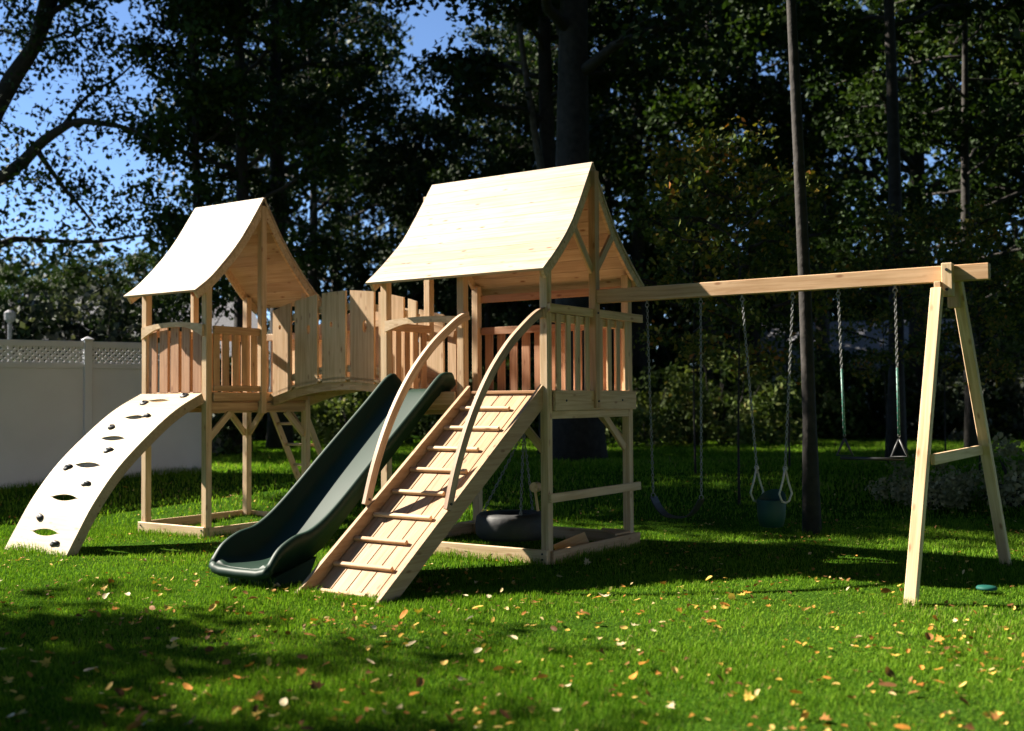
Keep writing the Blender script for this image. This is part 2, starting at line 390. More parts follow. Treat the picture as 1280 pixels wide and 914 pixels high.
def arch_board(p, x0, x1, y, z_end, z_mid_top, depth_end, depth_mid, th=.035):
    n = 16; top, bot = [], []
    for i in range(n+1):
        u = i/n; k = 1-(2*u-1)**2; x = x0+(x1-x0)*u; zt = z_end+(z_mid_top-z_end)*k; top.append((x, y, zt)); bot.append((x, y, zt-(depth_end+(depth_mid-depth_end)*min(1, k*1.25))))
    for i in range(n): p.prism([top[i], top[i+1], bot[i+1], bot[i]], (0, th, 0), tint=.6)

def brace(p, a, b, side, wid=.085, th=.036): p.board(a, b, wid, th, side)

def tower(x0, x1, y0, y1, deck, fl_z, prof, ymid, rx0, rx1, nb):
    """platform mesh is the part; posts, roof, rails are its sub-parts"""
    d = Part(); n = 11; wy = (y1-y0-.04)/n
    for i in range(n): d.box(x0+.01, x1-.01, y0+.02+wy*i, y0+.02+wy*(i+1)-.006, deck-.03, deck, .003)
    for y in (y0+.10, (y0+y1)/2-.02, y1-.14): d.box(x0+.1, x1-.1, y, y+.036, deck-.17, deck-.033)
    d.box(x0+.092, x1-.092, y0+.045, y0+.083, deck-.2, deck-.036)
    d.box(x0+.092, x1-.092, y1-.083, y1-.045, deck-.2, deck-.036)
    d.box(x1-.083, x1-.045, y0+.092, y1-.092, deck-.26, deck-.036)
    d.box(x0+.045, x0+.083, y0+.092, y1-.092, deck-.26, deck-.036)
    T = d.build('tower', W_PINK, PLAY)
    def zroof(y):
        ys = [q[0] for q in prof][::-1]; zs = [q[1] for q in prof][::-1]; return float(np.interp(ymid-abs(y-ymid), ys, zs))-.02
    for x in (x0, x1-.09):
        for y in (y0, y1-.09):
            p = Part(); yo = y if y < ymid else y+.09; p.post(x, y, -.03, zroof(yo+(.0 if y < ymid else 0)), tint=rnd.uniform(.4, .9)); p.build('post', W_PALE, T)
    roof(T, rx0, rx1, prof, ymid, nb, .10 if x1 == 0 else .04, .05 if x1 == 0 else 0)
    return T, zroof
# ---- big tower
BT, bz = tower(-2.2, 0, 0, 1.82, 1.745, 0, [(.91, 4.20), (.745, 3.95), (.585, 3.71), (.41, 3.475), (.2, 3.262), (.015, 3.098), (-.175, 2.945)], .91, -2.265, .075, 10)
p = Part(); p.post(-1.135, .0, 1.42, bz(0)); p.build('post', W_PALE, BT)
p = Part(); p.box(-.015, .072, .865, .955, 1.56, 4.11, .005); p.build('king_post', W_PALE, BT)
p = Part(); p.box(-2.272, -2.185, .865, .955, 2.35, 4.07, .005); p.build('king_post', W_PALE, BT)
for x in (.0,):
    for sg in (-1, 1):
        p = Part(); brace(p, (x+.02, .91+sg*.03, 3.02), (x+.02, .91+sg*.40, 3.44), (1, 0, 0), .036, .085); p.build('gable_brace', W_PALE, BT)
p = Part(); p.box(.003, .039, .093, 1.835, 1.535, 1.745, .005, .4); p.box(-.042, -.003, .093, 1.727, 1.455, 1.533, .004, .6); p.build('deck_beam', W_PALE, BT)
p = Part(); p.box(-2.239, -2.203, .093, 1.73, 1.535, 1.745); p.build('deck_beam', W_PALE, BT)
p = Part(); p.box(-2.1, -1.145, -.036, -.002, 1.60, 1.74); p.build('deck_beam', W_PALE, BT)
p = Part(); p.box(-2.18, -.02, 1.822, 1.858, 1.535, 1.745); p.build('deck_beam', W_PALE, BT)
# right side railing
p = Part(); p.box(.003, .042, .0, 2.01, 2.53, 2.62, .005); p.box(-.04, 0, .093, 1.727, 2.44, 2.527, .004)
slat_run_y(p, .003, .09, .865, 1.747, 2.527, 4, .085); slat_run_y(p, .003, .955, 1.74, 1.747, 2.527, 4, .085)
p.build('railing', W_PALE, BT)
# left side railing, front half only (the bridge lands in the rear half)
p = Part(); p.box(-2.2, -2.16, .093, .86, 2.44, 2.53); slat_run_y(p, -2.225, .09, .865, 1.747, 2.53, 5, .095); p.build('railing', W_PINK, BT)
# rear railing
p = Part(); p.box(-2.1, -.093, 1.78, 1.82, 2.46, 2.55, tint=.3); slat_run_x(p, 1.825, -2.1, -.093, 1.747, 2.55, 11, .115); p.build('railing', W_RED, BT)
# arch over the slide opening
p = Part(); arch_board(p, -2.11, -1.045, -.037, 2.535, 2.56, .125, .065); p.build('arch_rail', W_PALE, BT)
# eave headers and knee braces
p = Part(); p.box(-2.2, 0, 1.80, 1.84, 2.86, 2.95); p.build('header', W_RED, BT)
for a, b, sd in (((-.045, 1.2, 1.50), (-.045, 1.70, 1.10), (1, 0, 0)), ((-.42, .045, 1.50), (-.08, .045, 1.14), (0, 1, 0)), ((-.42, 1.775, 1.50), (-.08, 1.775, 1.14), (0, 1, 0)), ((-1.78, .045, 1.5), (-2.12, .045, 1.14), (0, 1, 0)), ((-2.155, 1.2, 1.5), (-2.155, 1.7, 1.1), (1, 0, 0))):
    p = Part(); p.board(a, b, .036, .085, sd); p.build('knee_brace', W_PALE, BT)
p = Part(); p.box(.003, .04, .0, 1.93, .615, .705, .005); p.build('cross_rail', W_PALE, BT)
# sandbox frame
p = Part(); p.box(-2.2, .0, -.04, -.003, .0, .145, .006, .7); p.box(.004, .042, .03, 1.9, -.01, .135, .006); p.box(-2.24, -2.203, .0, 1.86, 0, .14); p.box(-2.2, 0, 1.823, 1.86, 0, .14); SB = p.build('sandbox_frame', W_PALE, PLAY)
p = Part(); p.prism([(-.1, 1.815, .142), (-.002, 1.72, .142), (-.002, 1.38, .142), (-.42, 1.815, .142)], (0, 0, .022)); p.build('corner_seat', W_PALE, SB)
p = Part(); p.prism([(-2.1, 1.815, .142), (-2.19, 1.72, .142), (-2.19, 1.38, .142), (-1.78, 1.815, .142)], (0, 0, .022)); p.build('corner_seat', W_PALE, SB)
p = Part(); p.board((-.30, .62, .03), (-.03, .82, .17), .17, .03, (0, 0, 1)); p.build('loose_seat', W_PINK, SB)

# ---- small tower
LX0, LX1, LY0, LY1 = -5.94, -4.71, -.32, 1.47
ST, sz = tower(LX0, LX1, LY0, LY1, 1.77, 0, [(.565, 4.265), (.42, 4.04), (.267, 3.81), (.078, 3.565), (-.155, 3.315), (-.345, 3.135), (-.55, 2.985)], .565, -6.0, -4.64, 11)
p = Part(); p.box(-4.722, -4.642, .52, .61, 1.50, 4.17, .005); p.build('king_post', W_PALE, ST)
p = Part(); p.box(-6.01, -5.945, .52, .61, 1.6, 4.17, .005); p.build('king_post', W_PALE, ST)
for sg in (-1, 1):
    p = Part(); brace(p, (-5.95, .575+sg*.03, 3.1), (-5.95, .575+sg*.40, 3.5), (1, 0, 0), .036, .085); p.build('gable_brace', W_RED, ST)
p = Part(); p.box(-4.707, -4.67, -.227, 1.38, 1.66, 1.765); p.box(-4.76, -4.715, -.227, 1.377, 1.53, 1.64); p.build('deck_beam', W_PINK, ST)
p = Part(); p.box(-5.85, -4.8, -.325, -.29, 1.6, 1.74); p.build('deck_beam', W_PINK, ST)
# front: arched board and red slats
p = Part(); arch_board(p, -5.90, -4.745, -.357, 2.60, 2.645, .15, .06); p.build('arch_rail', W_PALE, ST)
p = Part(); slat_run_x(p, -.30, -5.85, -4.8, 1.74, 2.60, 5, .155, .02); p.build('slat_panel', W_RED, ST)
# right side: railing in the front half
p = Part(); p.box(-4.708, -4.67, -.23, .53, 2.49, 2.585); p.box(-4.708, -4.67, -.23, .53, 1.78, 1.85); slat_run_y(p, -4.735, -.23, .53, 1.79, 2.53, 5, .10); p.build('railing', W_PINK, ST)
# rear and left railings seen through the gaps
p = Part(); p.box(-5.85, -4.8, 1.43, 1.468, 2.49, 2.585); slat_run_x(p, 1.472, -5.85, -4.8, 1.775, 2.58, 6, .11); p.build('railing', W_PALE, ST)
p = Part(); p.box(-5.94, -5.9, -.23, 1.38, 2.49, 2.585); slat_run_y(p, -5.965, -.23, 1.38, 1.775, 2.58, 8, .12); p.build('railing', W_PINK, ST)
for a, b, sd in (((-4.755, .1, 1.52), (-4.755, -.24, 1.2), (1, 0, 0)), ((-4.755, 1.05, 1.52), (-4.755, 1.39, 1.2), (1, 0, 0)), ((-5.895, 1.05, 1.56), (-5.895, 1.39, 1.2), (1, 0, 0)), ((-5.55, 1.425, 1.56), (-5.86, 1.425, 1.2), (0, 1, 0)), ((-5.1, 1.425, 1.56), (-4.79, 1.425, 1.2), (0, 1, 0))):
    p = Part(); p.board(a, b, .036, .085, sd); p.build('knee_brace', W_PALE, ST)
p = Part(); p.box(-5.96, -4.71, -.357, -.323, -.03, .13, .006, .7); p.box(-4.707, -4.67, -.3, 1.5, -.03, .12); p.box(-5.98, -5.943, -.3, 1.5, 0, .13); p.box(-5.94, -4.71, 1.473, 1.51, 0, .12); p.build('base_frame', W_PALE, PLAY)

# ---- bridge
def arc_z(x, z0, sag): u = (x+4.64)/(4.64-2.24); return z0+sag*(1-(2*u-1)**2)
bd = Part(); n = 18; xs = np.linspace(-4.66, -2.22, n+1)
for i in range(n):
    a, b = float(xs[i]), float(xs[i+1])-.006
    bd.sweep([(a, 1.09, arc_z(a, 1.755, .19)-.015), (b, 1.09, arc_z(b, 1.755, .19)-.015)], (0, 1, 0), .80, .028, swap=True)
for y in (.74, 1.40):
    xx = np.linspace(-4.66, -2.22, 25); tp = [(float(x), y, arc_z(float(x), 1.72, .19)) for x in xx]; bt = [(float(x), y, arc_z(float(x), 1.60, .185)) for x in xx]
    for i in range(24): bd.prism([tp[i], tp[i+1], bt[i+1], bt[i]], (0, .038, 0), tint=.3)
BR = bd.build('bridge', W_PALE, PLAY)
def bridge_rail(y, holes):
    p = Part(); dz = 0 if holes else -.16; bounds = [(-4.62, -4.30), (-4.225, -3.835), (-3.755, -3.36), (-3.285, -2.90), (-2.825, -2.44), (-2.37, -2.245)]
    for k, (a, b) in enumerate(bounds):
        zb0, zb1 = arc_z(a, 1.70, .19), arc_z(b, 1.70, .19); zt0, zt1 = arc_z(a, 2.81+dz, .20), arc_z(b, 2.81+dz, .20); tint = rnd.random()
        if k == 5 or not holes:
            p.prism([(a, y, zb0), (b, y, zb1), (b, y, zt1), (a, y, zt0)], (0, .03, 0), tint, 2); continue
        hx, hz, rx, rz = a+(b-a)*(.62 if k % 2 else .4), 2.60-.05*(k % 2), (.022, .03, .024, .036, .03)[k], (.03, .06, .035, .08, .05)[k]
        q = [(hx+rx*math.cos(t), y, hz+rz*math.sin(t)) for t in np.linspace(-math.pi/2, math.pi/2, 9)]; zbh, zth = zb0+(zb1-zb0)*(hx-a)/(b-a), zt0+(zt1-zt0)*(hx-a)/(b-a)
        ql = [(2*hx-v[0], v[1], v[2]) for v in q]
        p.prism([(hx, y, zbh)]+q+[(hx, y, zth), (b, y, zt1), (b, y, zb1)], (0, .03, 0), tint, 2); o0 = len(p.v)
        p.prism([(hx, y, zbh)]+ql+[(hx, y, zth), (a, y, zt0), (a, y, zb0)], (0, .03, 0), tint, 2)
        nn = (len(p.v)-o0); sh = Vector(p.g[o0-nn])-Vector(p.g[o0])   # same grain on both halves
        for t in range(o0, len(p.v)): p.g[t] = tuple(Vector(p.g[t])+sh)
    s = 1 if y < 1 else -1; yy = y+.05 if s == 1 else y-.02
    for z in (1.86, 2.62+dz):
        p.sweep([(float(x), yy, arc_z(float(x), z, .19)) for x in np.linspace(-4.62, -2.25, 14)], (0, 1, 0), .034, .085)
    return p.build('bridge_railing', W_PALE, BR)
bridge_rail(.69, True); bridge_rail(1.46, False)

# ---- ladder behind the bridge
p = Part()
A, B = Vector((-4.66, 1.58, 1.55)), Vector((-3.75, 1.58, -.03))
for px0, px1 in (((333, 515), (371, 607)), ((388, 512), (414, 575))):
    pass
def ladder():
    top, bot = (1.62, 1.56), (2.45, -.02); rails = []
    p = Part()
    for x in (-5.62, -5.0): p.board((x, top[0], top[1]), (x, bot[0], bot[1]), .09, .036, (0, 1, .5))
    L = p.build('ladder', W_PALE, PLAY)
    for i in range(5):
        t = (i+.75)/5.3; r = Part(); r.tube([(-5.6, top[0]+(bot[0]-top[0])*t, top[1]+(bot[1]-top[1])*t), (-5.02, top[0]+(bot[0]-top[0])*t, top[1]+(bot[1]-top[1])*t)], .02, 10); r.build('rung', W_PALE, L, True)
ladder()

# ---- ramp
RX0, RX1 = -1.0, -.055; R0, R1 = Vector((0, -.03, 1.80)), Vector((0, -2.56, -.02)); rd = (R1-R0).normalized(); rn = Vector((1, 0, 0)).cross(rd); rn = rn if rn.z > 0 else -rn
p = Part(); n = 5; bw = (RX1-RX0-.08)/n
for i in range(n):
    xc = RX0+.04+bw*(i+.5); a = R0-rn*.135; b = R1-rn*.135+rd*.02
    p.board((xc, a.y, a.z), (xc, b.y, b.z), bw-.008, .026, (1, 0, 0), .003, tint=rnd.uniform(.35, 1))
for x in (RX0+.019, RX1-.019):
    # stringer with square-cut toe on the ground
    a, b = R0, R1; dn = -rn*.175
    pr = [(x-.019, a.y+.03, a.z+.0), (x-.019, b.y, b.z+.0), (x-.019, b.y+.27, -.02), (x-.019, a.y+.03, a.z-.235)]
    p.prism(pr, (.038, 0, 0), tint=.55, gx=1)
RP = p.build('ramp', W_RAMP, PLAY)
for i in range(9):
    t = .085+.107*i; c = R0+(R1-R0)*t-rn*.10; q = Part(); x0, x1 = RX0+.045, RX0+.045+(.62 if i % 2 == 0 else .68)
    q.board((x0, c.y, c.z), (x1, c.y, c.z), .036, .040, tuple(rn), .006); q.build('rung', W_PALE, RP)
prof = [(.02, 2.545), (-.12, 2.50), (-.32, 2.385), (-.62, 2.18), (-.95, 1.87), (-1.24, 1.48), (-1.46, 1.06), (-1.60, .68)]
for x in (RX0+.0, RX1+.01):
    q = Part(); pts = spline([(x, y, z) for y, z in prof], 30); q.sweep(pts, (1, 0, 0), .040, .085); q.build('handrail', W_GRAY, RP)
q = Part(); q.box(-.10, -.015, -.045, -.003, 2.47, 2.56); q.build('rail_block', W_PALE, RP)

# ---- slide
def slide():
    x0, x1 = -2.0, -1.28; path = spline([(0, .10, 1.78), (0, -.02, 1.765), (0, -.14, 1.70), (0, -.5, 1.41), (0, -1.1, .93), (0, -1.7, .44), (0, -1.98, .265), (0, -2.2, .20), (0, -2.4, .185), (0, -2.56, .165)], 60)
    rim = spline([(0, .10, 1.86), (0, .0, 1.92), (0, -.14, 1.895), (0, -.5, 1.61), (0, -1.1, 1.145), (0, -1.7, .675), (0, -2.02, .48), (0, -2.26, .425), (0, -2.45, .335), (0, -2.575, .20)], 60)
    n = len(path); sec = [(-.045, 'r', -.05), (-.035, 'r', -.01), (-.015, 'r', .012), (.012, 'r', .012), (.03, 'r', -.008), (.045, 'm', 0), (.075, 'b', .045), (.13, 'b', .012), (.23, 'b', 0)]
    half = len(sec); vs = []
    for i in range(n):
        b, r = path[i], rim[i]; hood = max(0, 1-abs(i-4)/7)*.03
        def pos(o, k, dz):
            if k == 'r': q = r+Vector((0, 0, dz))
            elif k == 'm': q = b.lerp(r, .55)
            else: q = b+Vector((0, 0, dz))
            return q, o
        row = []
        for o, k, dz in sec:
            q, o2 = pos(o, k, dz); row.append(Vector((x0+o2-hood*(1 if k == 'r' else 0), q.y, q.z+(hood if k == 'r' else 0))))
        for o, k, dz in reversed(sec):
            q, o2 = pos(o, k, dz); row.append(Vector((x1-o2+hood*(1 if k == 'r' else 0), q.y, q.z+(hood if k == 'r' else 0))))
        vs += row
    k = 2*half; fs = [(i*k+j, i*k+j+1, (i+1)*k+j+1, (i+1)*k+j) for i in range(n-1) for j in range(k-1)]
    # outer shell: drop the rim edges and close underneath
    base = len(vs)
    for i in range(n):
        b, r = path[i], rim[i]; low = b+Vector((0, .015, -.055)); vs += [Vector((x0-.02, r.y, r.z-.08)).lerp(Vector((x0+.06, low.y, low.z)), .15), Vector((x0+.06, low.y, low.z)), Vector((x1-.06, low.y, low.z)), Vector((x1+.02, r.y, r.z-.08)).lerp(Vector((x1-.06, low.y, low.z)), .15)]
    for i in range(n-1):
        c, d = base+i*4, base+i*4+4
        fs += [(i*k, c, d, (i+1)*k), (c, c+1, d+1, d), (c+1, c+2, d+2, d+1), (c+2, c+3, d+3, d+2), (c+3, i*k+k-1, (i+1)*k+k-1, d+3)]
    # rounded exit lip
    e = (n-1)*k; lip = [e+j for j in range(k)]; lb = [base+(n-1)*4+j for j in (3, 2, 1, 0)]
    fs.append(tuple(lip+lb)); fs.append(tuple([j for j in range(k-1, -1, -1)]+[base, base+1, base+2, base+3]))
    p = Part(); p.add(vs, fs); S = p.build('slide', M_SLIDE, PLAY, True)
    # bulging rolled exit lip
    q = Part(); q.tube([(x0-.0, -2.55, .17), (x0+.04, -2.565, .138), (x0+.12, -2.57, .122), ((x0+x1)/2, -2.575, .119), (x1-.12, -2.57, .122), (x1-.04, -2.565, .138), (x1, -2.55, .17)], .046, 12)
    q.build('exit_lip', M_SLIDE, S, True)
    q = Part(); f0 = [(x0+.12, -2.48, -.02), (x1-.02, -2.48, -.02), (x1-.02, -2.08, -.02), (x0+.12, -2.08, -.02)]; f1 = [(x0+.07, -2.46, .10), (x1-.015, -2.46, .10), (x1-.015, -1.95, .22), (x0+.07, -1.95, .22)]
    q.add(f0+f1, [(0, 1, 2, 3), (4, 7, 6, 5), (0, 4, 5, 1), (1, 5, 6, 2), (2, 6, 7, 3), (3, 7, 4, 0)]); q.box(x0+.16, x0+.3, -2.51, -2.48, 0, .07, .01); q.box(x1-.3, x1-.14, -2.51, -2.48, 0, .07, .01)
    q.build('support_foot', M_SLIDE, S)
slide()

# ---- curved climbing wall
def climbing_wall():
    x0, x1 = -5.90, -4.745; arc = spline([(0, -.36, 1.755), (0, -.72, 1.575), (0, -1.05, 1.345), (0, -1.52, .945), (0, -1.85, .56), (0, -2.08, .20), (0, -2.23, -.05)], 60); L = total(arc)
    rows = [(.075, .34), (.225, .34), (.375, .40), (.545, .42), (.72, .43), (.885, .42)]   # slot arc position, slot width
    def P3(u, s):
        q = at_len(arc, max(0, min(L, s)), max(0, min(L, s)), 0)[0]; q2 = at_len(arc, max(0, min(L, s+.02)), max(0, min(L, s+.02)), 0)[0]; q1 = at_len(arc, max(0, min(L, s-.02)), max(0, min(L, s-.02)), 0)[0]
        t = (q2-q1).normalized(); nn = Vector((1, 0, 0)).cross(t); nn = nn if nn.z > 0 else -nn
        return Vector((x0+(x1-x0)*u, q.y, q.z)), nn
    us = [i/20 for i in range(21)]; edges = [0]+[r[0]*L for r in rows]+[L]
    def off(k, u):
        if k in (0, len(edges)-1): return 0
        hw = rows[k-1][1]/2; uc = .5
        return .043*max(0, 1-((u-uc)/hw)**2) if abs(u-uc) < hw else 0
    p = Part()
    for k in range(len(edges)-1):
        m = 6; top, bot = [], []
        for j in range(m+1):
            for u in us:
                s0 = edges[k]+off(k, u); s1 = edges[k+1]-off(k+1, u); s = s0+(s1-s0)*j/m
                q, nn = P3(u, s); top.append(q); bot.append(q-nn*.018)
        W = len(us); nv = len(top); fs = []
        for j in range(m):
            for i in range(W-1):
                a = j*W+i; fs += [(a, a+1, a+W+1, a+W), (nv+a, nv+a+W, nv+a+W+1, nv+a+1)]
        for i in range(W-1):
            fs += [(i, nv+i, nv+i+1, i+1), (m*W+i, m*W+i+1, nv+m*W+i+1, nv+m*W+i)]
        for j in range(m):
            a = j*W; fs += [(a, a+W, nv+a+W, nv+a), (a+W-1, nv+a+W-1, nv+a+2*W-1, a+2*W-1)]
        p.add(top+bot, fs, [(v.x, v.z, v.y) for v in top+bot], .75)
    for x in (x0+.0205, x1-.0205):
        pts = at_len(arc, 0, L, 40); q = []
        for i, c in enumerate(pts):
            t = (pts[min(i+1, 40)]-pts[max(i-1, 0)]).normalized(); nn = Vector((1, 0, 0)).cross(t); nn = nn if nn.z > 0 else -nn
            q.append((Vector((x-.018, c.y, c.z)), nn))
        for (a, na), (b, nb) in zip(q, q[1:]): p.prism([a-na*.0185, b-nb*.0185, b-nb*.12, a-na*.12], (.036, 0, 0), tint=.3)
    CW = p.build('climbing_wall', W_WALL, PLAY)
    holds = [(.80, .03), (.34, .105), (.66, .215), (.30, .30), (.62, .455), (.22, .565), (.70, .645), (.30, .82), (.74, .93)]
    for u, s in holds:
        c, nn = P3(u, s*L); h = Part(); t = Vector((1, 0, 0)); t2 = nn.cross(t); vs = []; fs = []
        ph = rnd.uniform(0, 6); n1, n2 = 12, 4
        for j in range(n2+1):
            a = j/n2*math.pi/2
            for i in range(n1):
                b = 2*math.pi*i/n1; r = .052*(1+.25*math.sin(2*b+ph)+.12*math.sin(3*b+ph*2))*math.cos(a)+.002
                vs.append(c+t*r*1.25*math.cos(b)+t2*r*.8*math.sin(b)+nn*(.032*math.sin(a)*(1+.3*math.sin(b+ph))+.001))
        fs = [(j*n1+i, j*n1+(i+1) % n1, (j+1)*n1+(i+1) % n1, (j+1)*n1+i) for j in range(n2) for i in range(n1)]+[tuple(range(n1-1, -1, -1)), tuple(n2*n1+i for i in range(n1))]
        h.add(vs, fs); h.build('climbing_hold', M_HOLD, CW, True)
climbing_wall()

# ---- swing beam and its A-frame
p = Part(); p.box(.0, 4.0, .882, .972, 2.677, 2.822, .006, .6); SBM = p.build('swing_beam', W_PINK, PLAY)
for a, b in (((3.60, .74, 2.60), (3.60, -.33, -.03)), ((3.70, 1.0, 2.74), (3.82, 2.40, -.03))):
    p = Part(); p.board(a, b, .095, .09, (1, 0, 0), .006, .8); p.build('swing_leg', W_PALE, PLAY)
p = Part(); p.box(3.625, 3.715, .79, .878, 2.54, 2.835, .005, .8); p.box(3.57, 3.625, .75, .93, 2.60, 2.672, .004, .3); p.box(3.63, 3.73, .976, 1.06, 2.45, 2.83, .005); CB = p.build('clamp_block', W_PALE, SBM)
for z in (2.60, 2.775):
    q = Part(); q.tube([(3.67, .792, z), (3.67, .783, z)], .014, 10); q.build('bolt', M_BOLT, CB)
p = Part(); p.board((3.665, .20, 1.13), (3.735, 1.76, 1.15), .09, .036, (0, 0, 1)); p.build('cross_brace', W_PALE, PLAY)
# bolts on the front corners
BF = bpy.data.objects['base_frame']
def bolt(par, a, b, r=.011):
    q = Part(); q.tube([a, b], r, 8); q.build('bolt', M_BOLT, par)
for x, z in ((-.05, .05), (-.05, .105), (-2.15, .05), (-2.15, .105)): bolt(SB, (x, -.038, z), (x, -.048, z))
for x, z in ((-4.75, .03), (-4.75, .09), (-5.9, .03), (-5.9, .09)): bolt(BF, (x, -.355, z), (x, -.365, z))
for y, z in ((.91, 1.63), (.91, 2.575), (.3, 1.64), (1.5, 1.64)): bolt(BT, (.03, y, z), (.082 if y == .91 else .046, y, z), .012)
for x in (RX0+.0, RX1+.01): bolt(RP, (x+.02, -1.58, .73), (x+.032, -1.58, .73), .012)

# ------------------------------------------------------------------ swings
def chain_part(p, a, b, link_l=.042, r=.0048):
    a, b = Vector(a), Vector(b); d = (b-a).normalized(); L = (b-a).length; n = max(2, int(L/(link_l*.78))); u = d.orthogonal().normalized(); v = d.cross(u)
    for i in range(n):
        c = a+d*(L*(i+.5)/n); s = u if i % 2 else v; o = d.cross(s); vs = []; m, k = 8, 4
        for j in range(m):
            an = 2*math.pi*j/m; ctr = c+d*math.cos(an)*link_l*.5+s*math.sin(an)*.0115; rad = (d*math.cos(an)+s*math.sin(an)).normalized()
            for q in range(k):
                bn = 2*math.pi*q/k; vs.append(ctr+rad*r*math.cos(bn)+o*r*math.sin(bn))
        p.add(vs, [(j*k+q, j*k+(q+1) % k, ((j+1) % m)*k+(q+1) % k, ((j+1) % m)*k+q) for j in range(m) for q in range(k)])
def hanger(p, x, y, z):
    p.tube([(x, y, z+.005), (x, y, z-.03)], .012, 8); p.ring((x, y, z-.048), (0, 1, 0), .02, .006, 12, 6)
BY, BZ = .927, 2.677
T1 = thing('belt_swing', 'black belt swing on thin grey chains, nearest the big tower', 'swing', (.95, BY, .45), 'swings hanging from the beam')
for xt, xb in ((.652, .70), (1.258, 1.24)):
    p = Part(); hanger(p, xt, BY, BZ); chain_part(p, (xt, BY, BZ-.06), (xb, BY, .68)); p.ring((xb, BY, .655), (0, 1, 0), .022, .006, 12, 6); p.build('chain', M_CHAIN, T1)
p = Part(); pts = [(.70+.54*i/16, BY, .44+.20*abs(2*i/16-1)**3) for i in range(17)]; p.sweep(pts, (0, 1, 0), .15, .012); p.build('seat', M_BELT, T1)
T2 = thing('baby_swing', 'green bucket baby swing with pale rope loops', 'swing', (1.97, BY, .5), 'swings hanging from the beam')
for xt, xb in ((1.704, 1.83), (2.219, 2.12)):
    p = Part(); hanger(p, xt, BY, BZ); chain_part(p, (xt, BY, BZ-.06), (xb, BY, .98)); p.build('chain', M_CHAIN, T2)
    r = Part()
    for s in (-1, 1): r.tube([(xb, BY, .975), (xb+.012*s, BY+.04*s, .85), (xb+.03*s, BY+.09*s, .73), (xb+.012*s, BY+.06*s, .655), (xb, BY, .64)], .011, 8)
    r.ring((xb, BY, .97), (0, 1, 0), .018, .008, 12, 6); r.build('rope_loop', M_ROPE, T2, True)
p = Part(); n = 20; vs = []
for zz, rr in ((.40, .09), (.41, .13), (.50, .155), (.66, .165), (.67, .155), (.66, .145), (.5, .135), (.44, .11), (.43, .02)):
    for i in range(n): an = 2*math.pi*i/n; vs.append((1.975+rr*.86*math.cos(an), BY+rr*.86*math.sin(an), zz+(.09*max(0, math.sin(an)) if zz > .6 else 0)))
p.add(vs, [(j*n+i, j*n+(i+1) % n, (j+1)*n+(i+1) % n, (j+1)*n+i) for j in range(8) for i in range(n)]+[tuple(range(n-1, -1, -1))]); p.build('seat', M_BABY, T2, True)
T3 = thing('trapeze_bar', 'trapeze bar with black triangular rings on bright chains, nearest the end legs', 'trapeze', (2.95, BY, 1.1), 'swings hanging from the beam')
for xt, xb in ((2.662, 2.70), (3.186, 3.20)):
    p = Part(); hanger(p, xt, BY, BZ); chain_part(p, (xt, BY, BZ-.06), (xb, BY, 1.29)); ch = p.build('chain', M_CHAIN, T3)
    q = Part(); q.tube([(xt+(xb-xt)*.55, BY, 1.92), (xb, BY, 1.31)], .013, 8); q.build('grip_sleeve', M_SLEEVE, ch, True)
    r = Part(); r.tube([(xb, BY, 1.27), (xb-.075, BY, 1.11), (xb+.075, BY, 1.11), (xb, BY, 1.27)], .012, 8); r.build('ring_handle', M_BELT, T3, True)
p = Part(); p.tube([(2.66, BY, 1.085), (3.24, BY, 1.085)], .016, 10); p.build('bar', M_BELT, T3, True)
# tyre swing under the big tower
TC = Vector((-1.0, .84, .255)); T4 = thing('tyre_swing', 'black tyre swing hanging flat on three chains under the big tower', 'tyre swing', tuple(TC))
p = Part(); vs = []; n = 40; sec = [(.215, -.10), (.24, -.115), (.30, -.12), (.37, -.115), (.405, -.085), (.415, -.03), (.415, .03), (.405, .085), (.37, .115), (.30, .12), (.24, .115), (.215, .10), (.235, .07), (.33, .05), (.36, 0), (.33, -.05), (.235, -.07)]
for i in range(n):
    an = 2*math.pi*i/n
    for r, z in sec: vs.append(TC+Vector((r*math.cos(an), r*math.sin(an), z*1.2+(.004 if (i % 2 and r > .4) else 0))))
k = len(sec); p.add(vs, [(i*k+j, i*k+(j+1) % k, ((i+1) % n)*k+(j+1) % k, ((i+1) % n)*k+j) for i in range(n) for j in range(k)]); p.build('tyre', M_RUBBER, T4, True)
hub = Vector((-.86, .86, 1.30))
for an in (200, 320, 80):
    a = TC+Vector((.32*math.cos(math.radians(an)), .32*math.sin(math.radians(an)), .15)); p = Part(); p.tube([a-Vector((0, 0, .05)), a], .014, 8); p.ring(a+Vector((0, 0, .015)), (1, 0, 0), .02, .007, 12, 6); chain_part(p, a+Vector((0, 0, .03)), hub, .05, .006); p.build('chain', M_CHAIN, T4)
p = Part(); p.tube([hub, hub+Vector((0, 0, .2))], .02, 10); p.tube([hub+Vector((0, 0, .15)), hub+Vector((0, 0, .25))], .012, 8); p.build('swivel', M_STEEL, T4)
p = Part(); c = Vector((-.62, .72, .70)); p.tube([c+Vector((.0, -.03, .0)), c+Vector((0, .05, 0))], .055, 16); p.tube([c+Vector((.0, .0, -.04)), c+Vector((.02, .02, -.26))], .016, 8); p.build('wooden_toggle', W_PALE, T4)

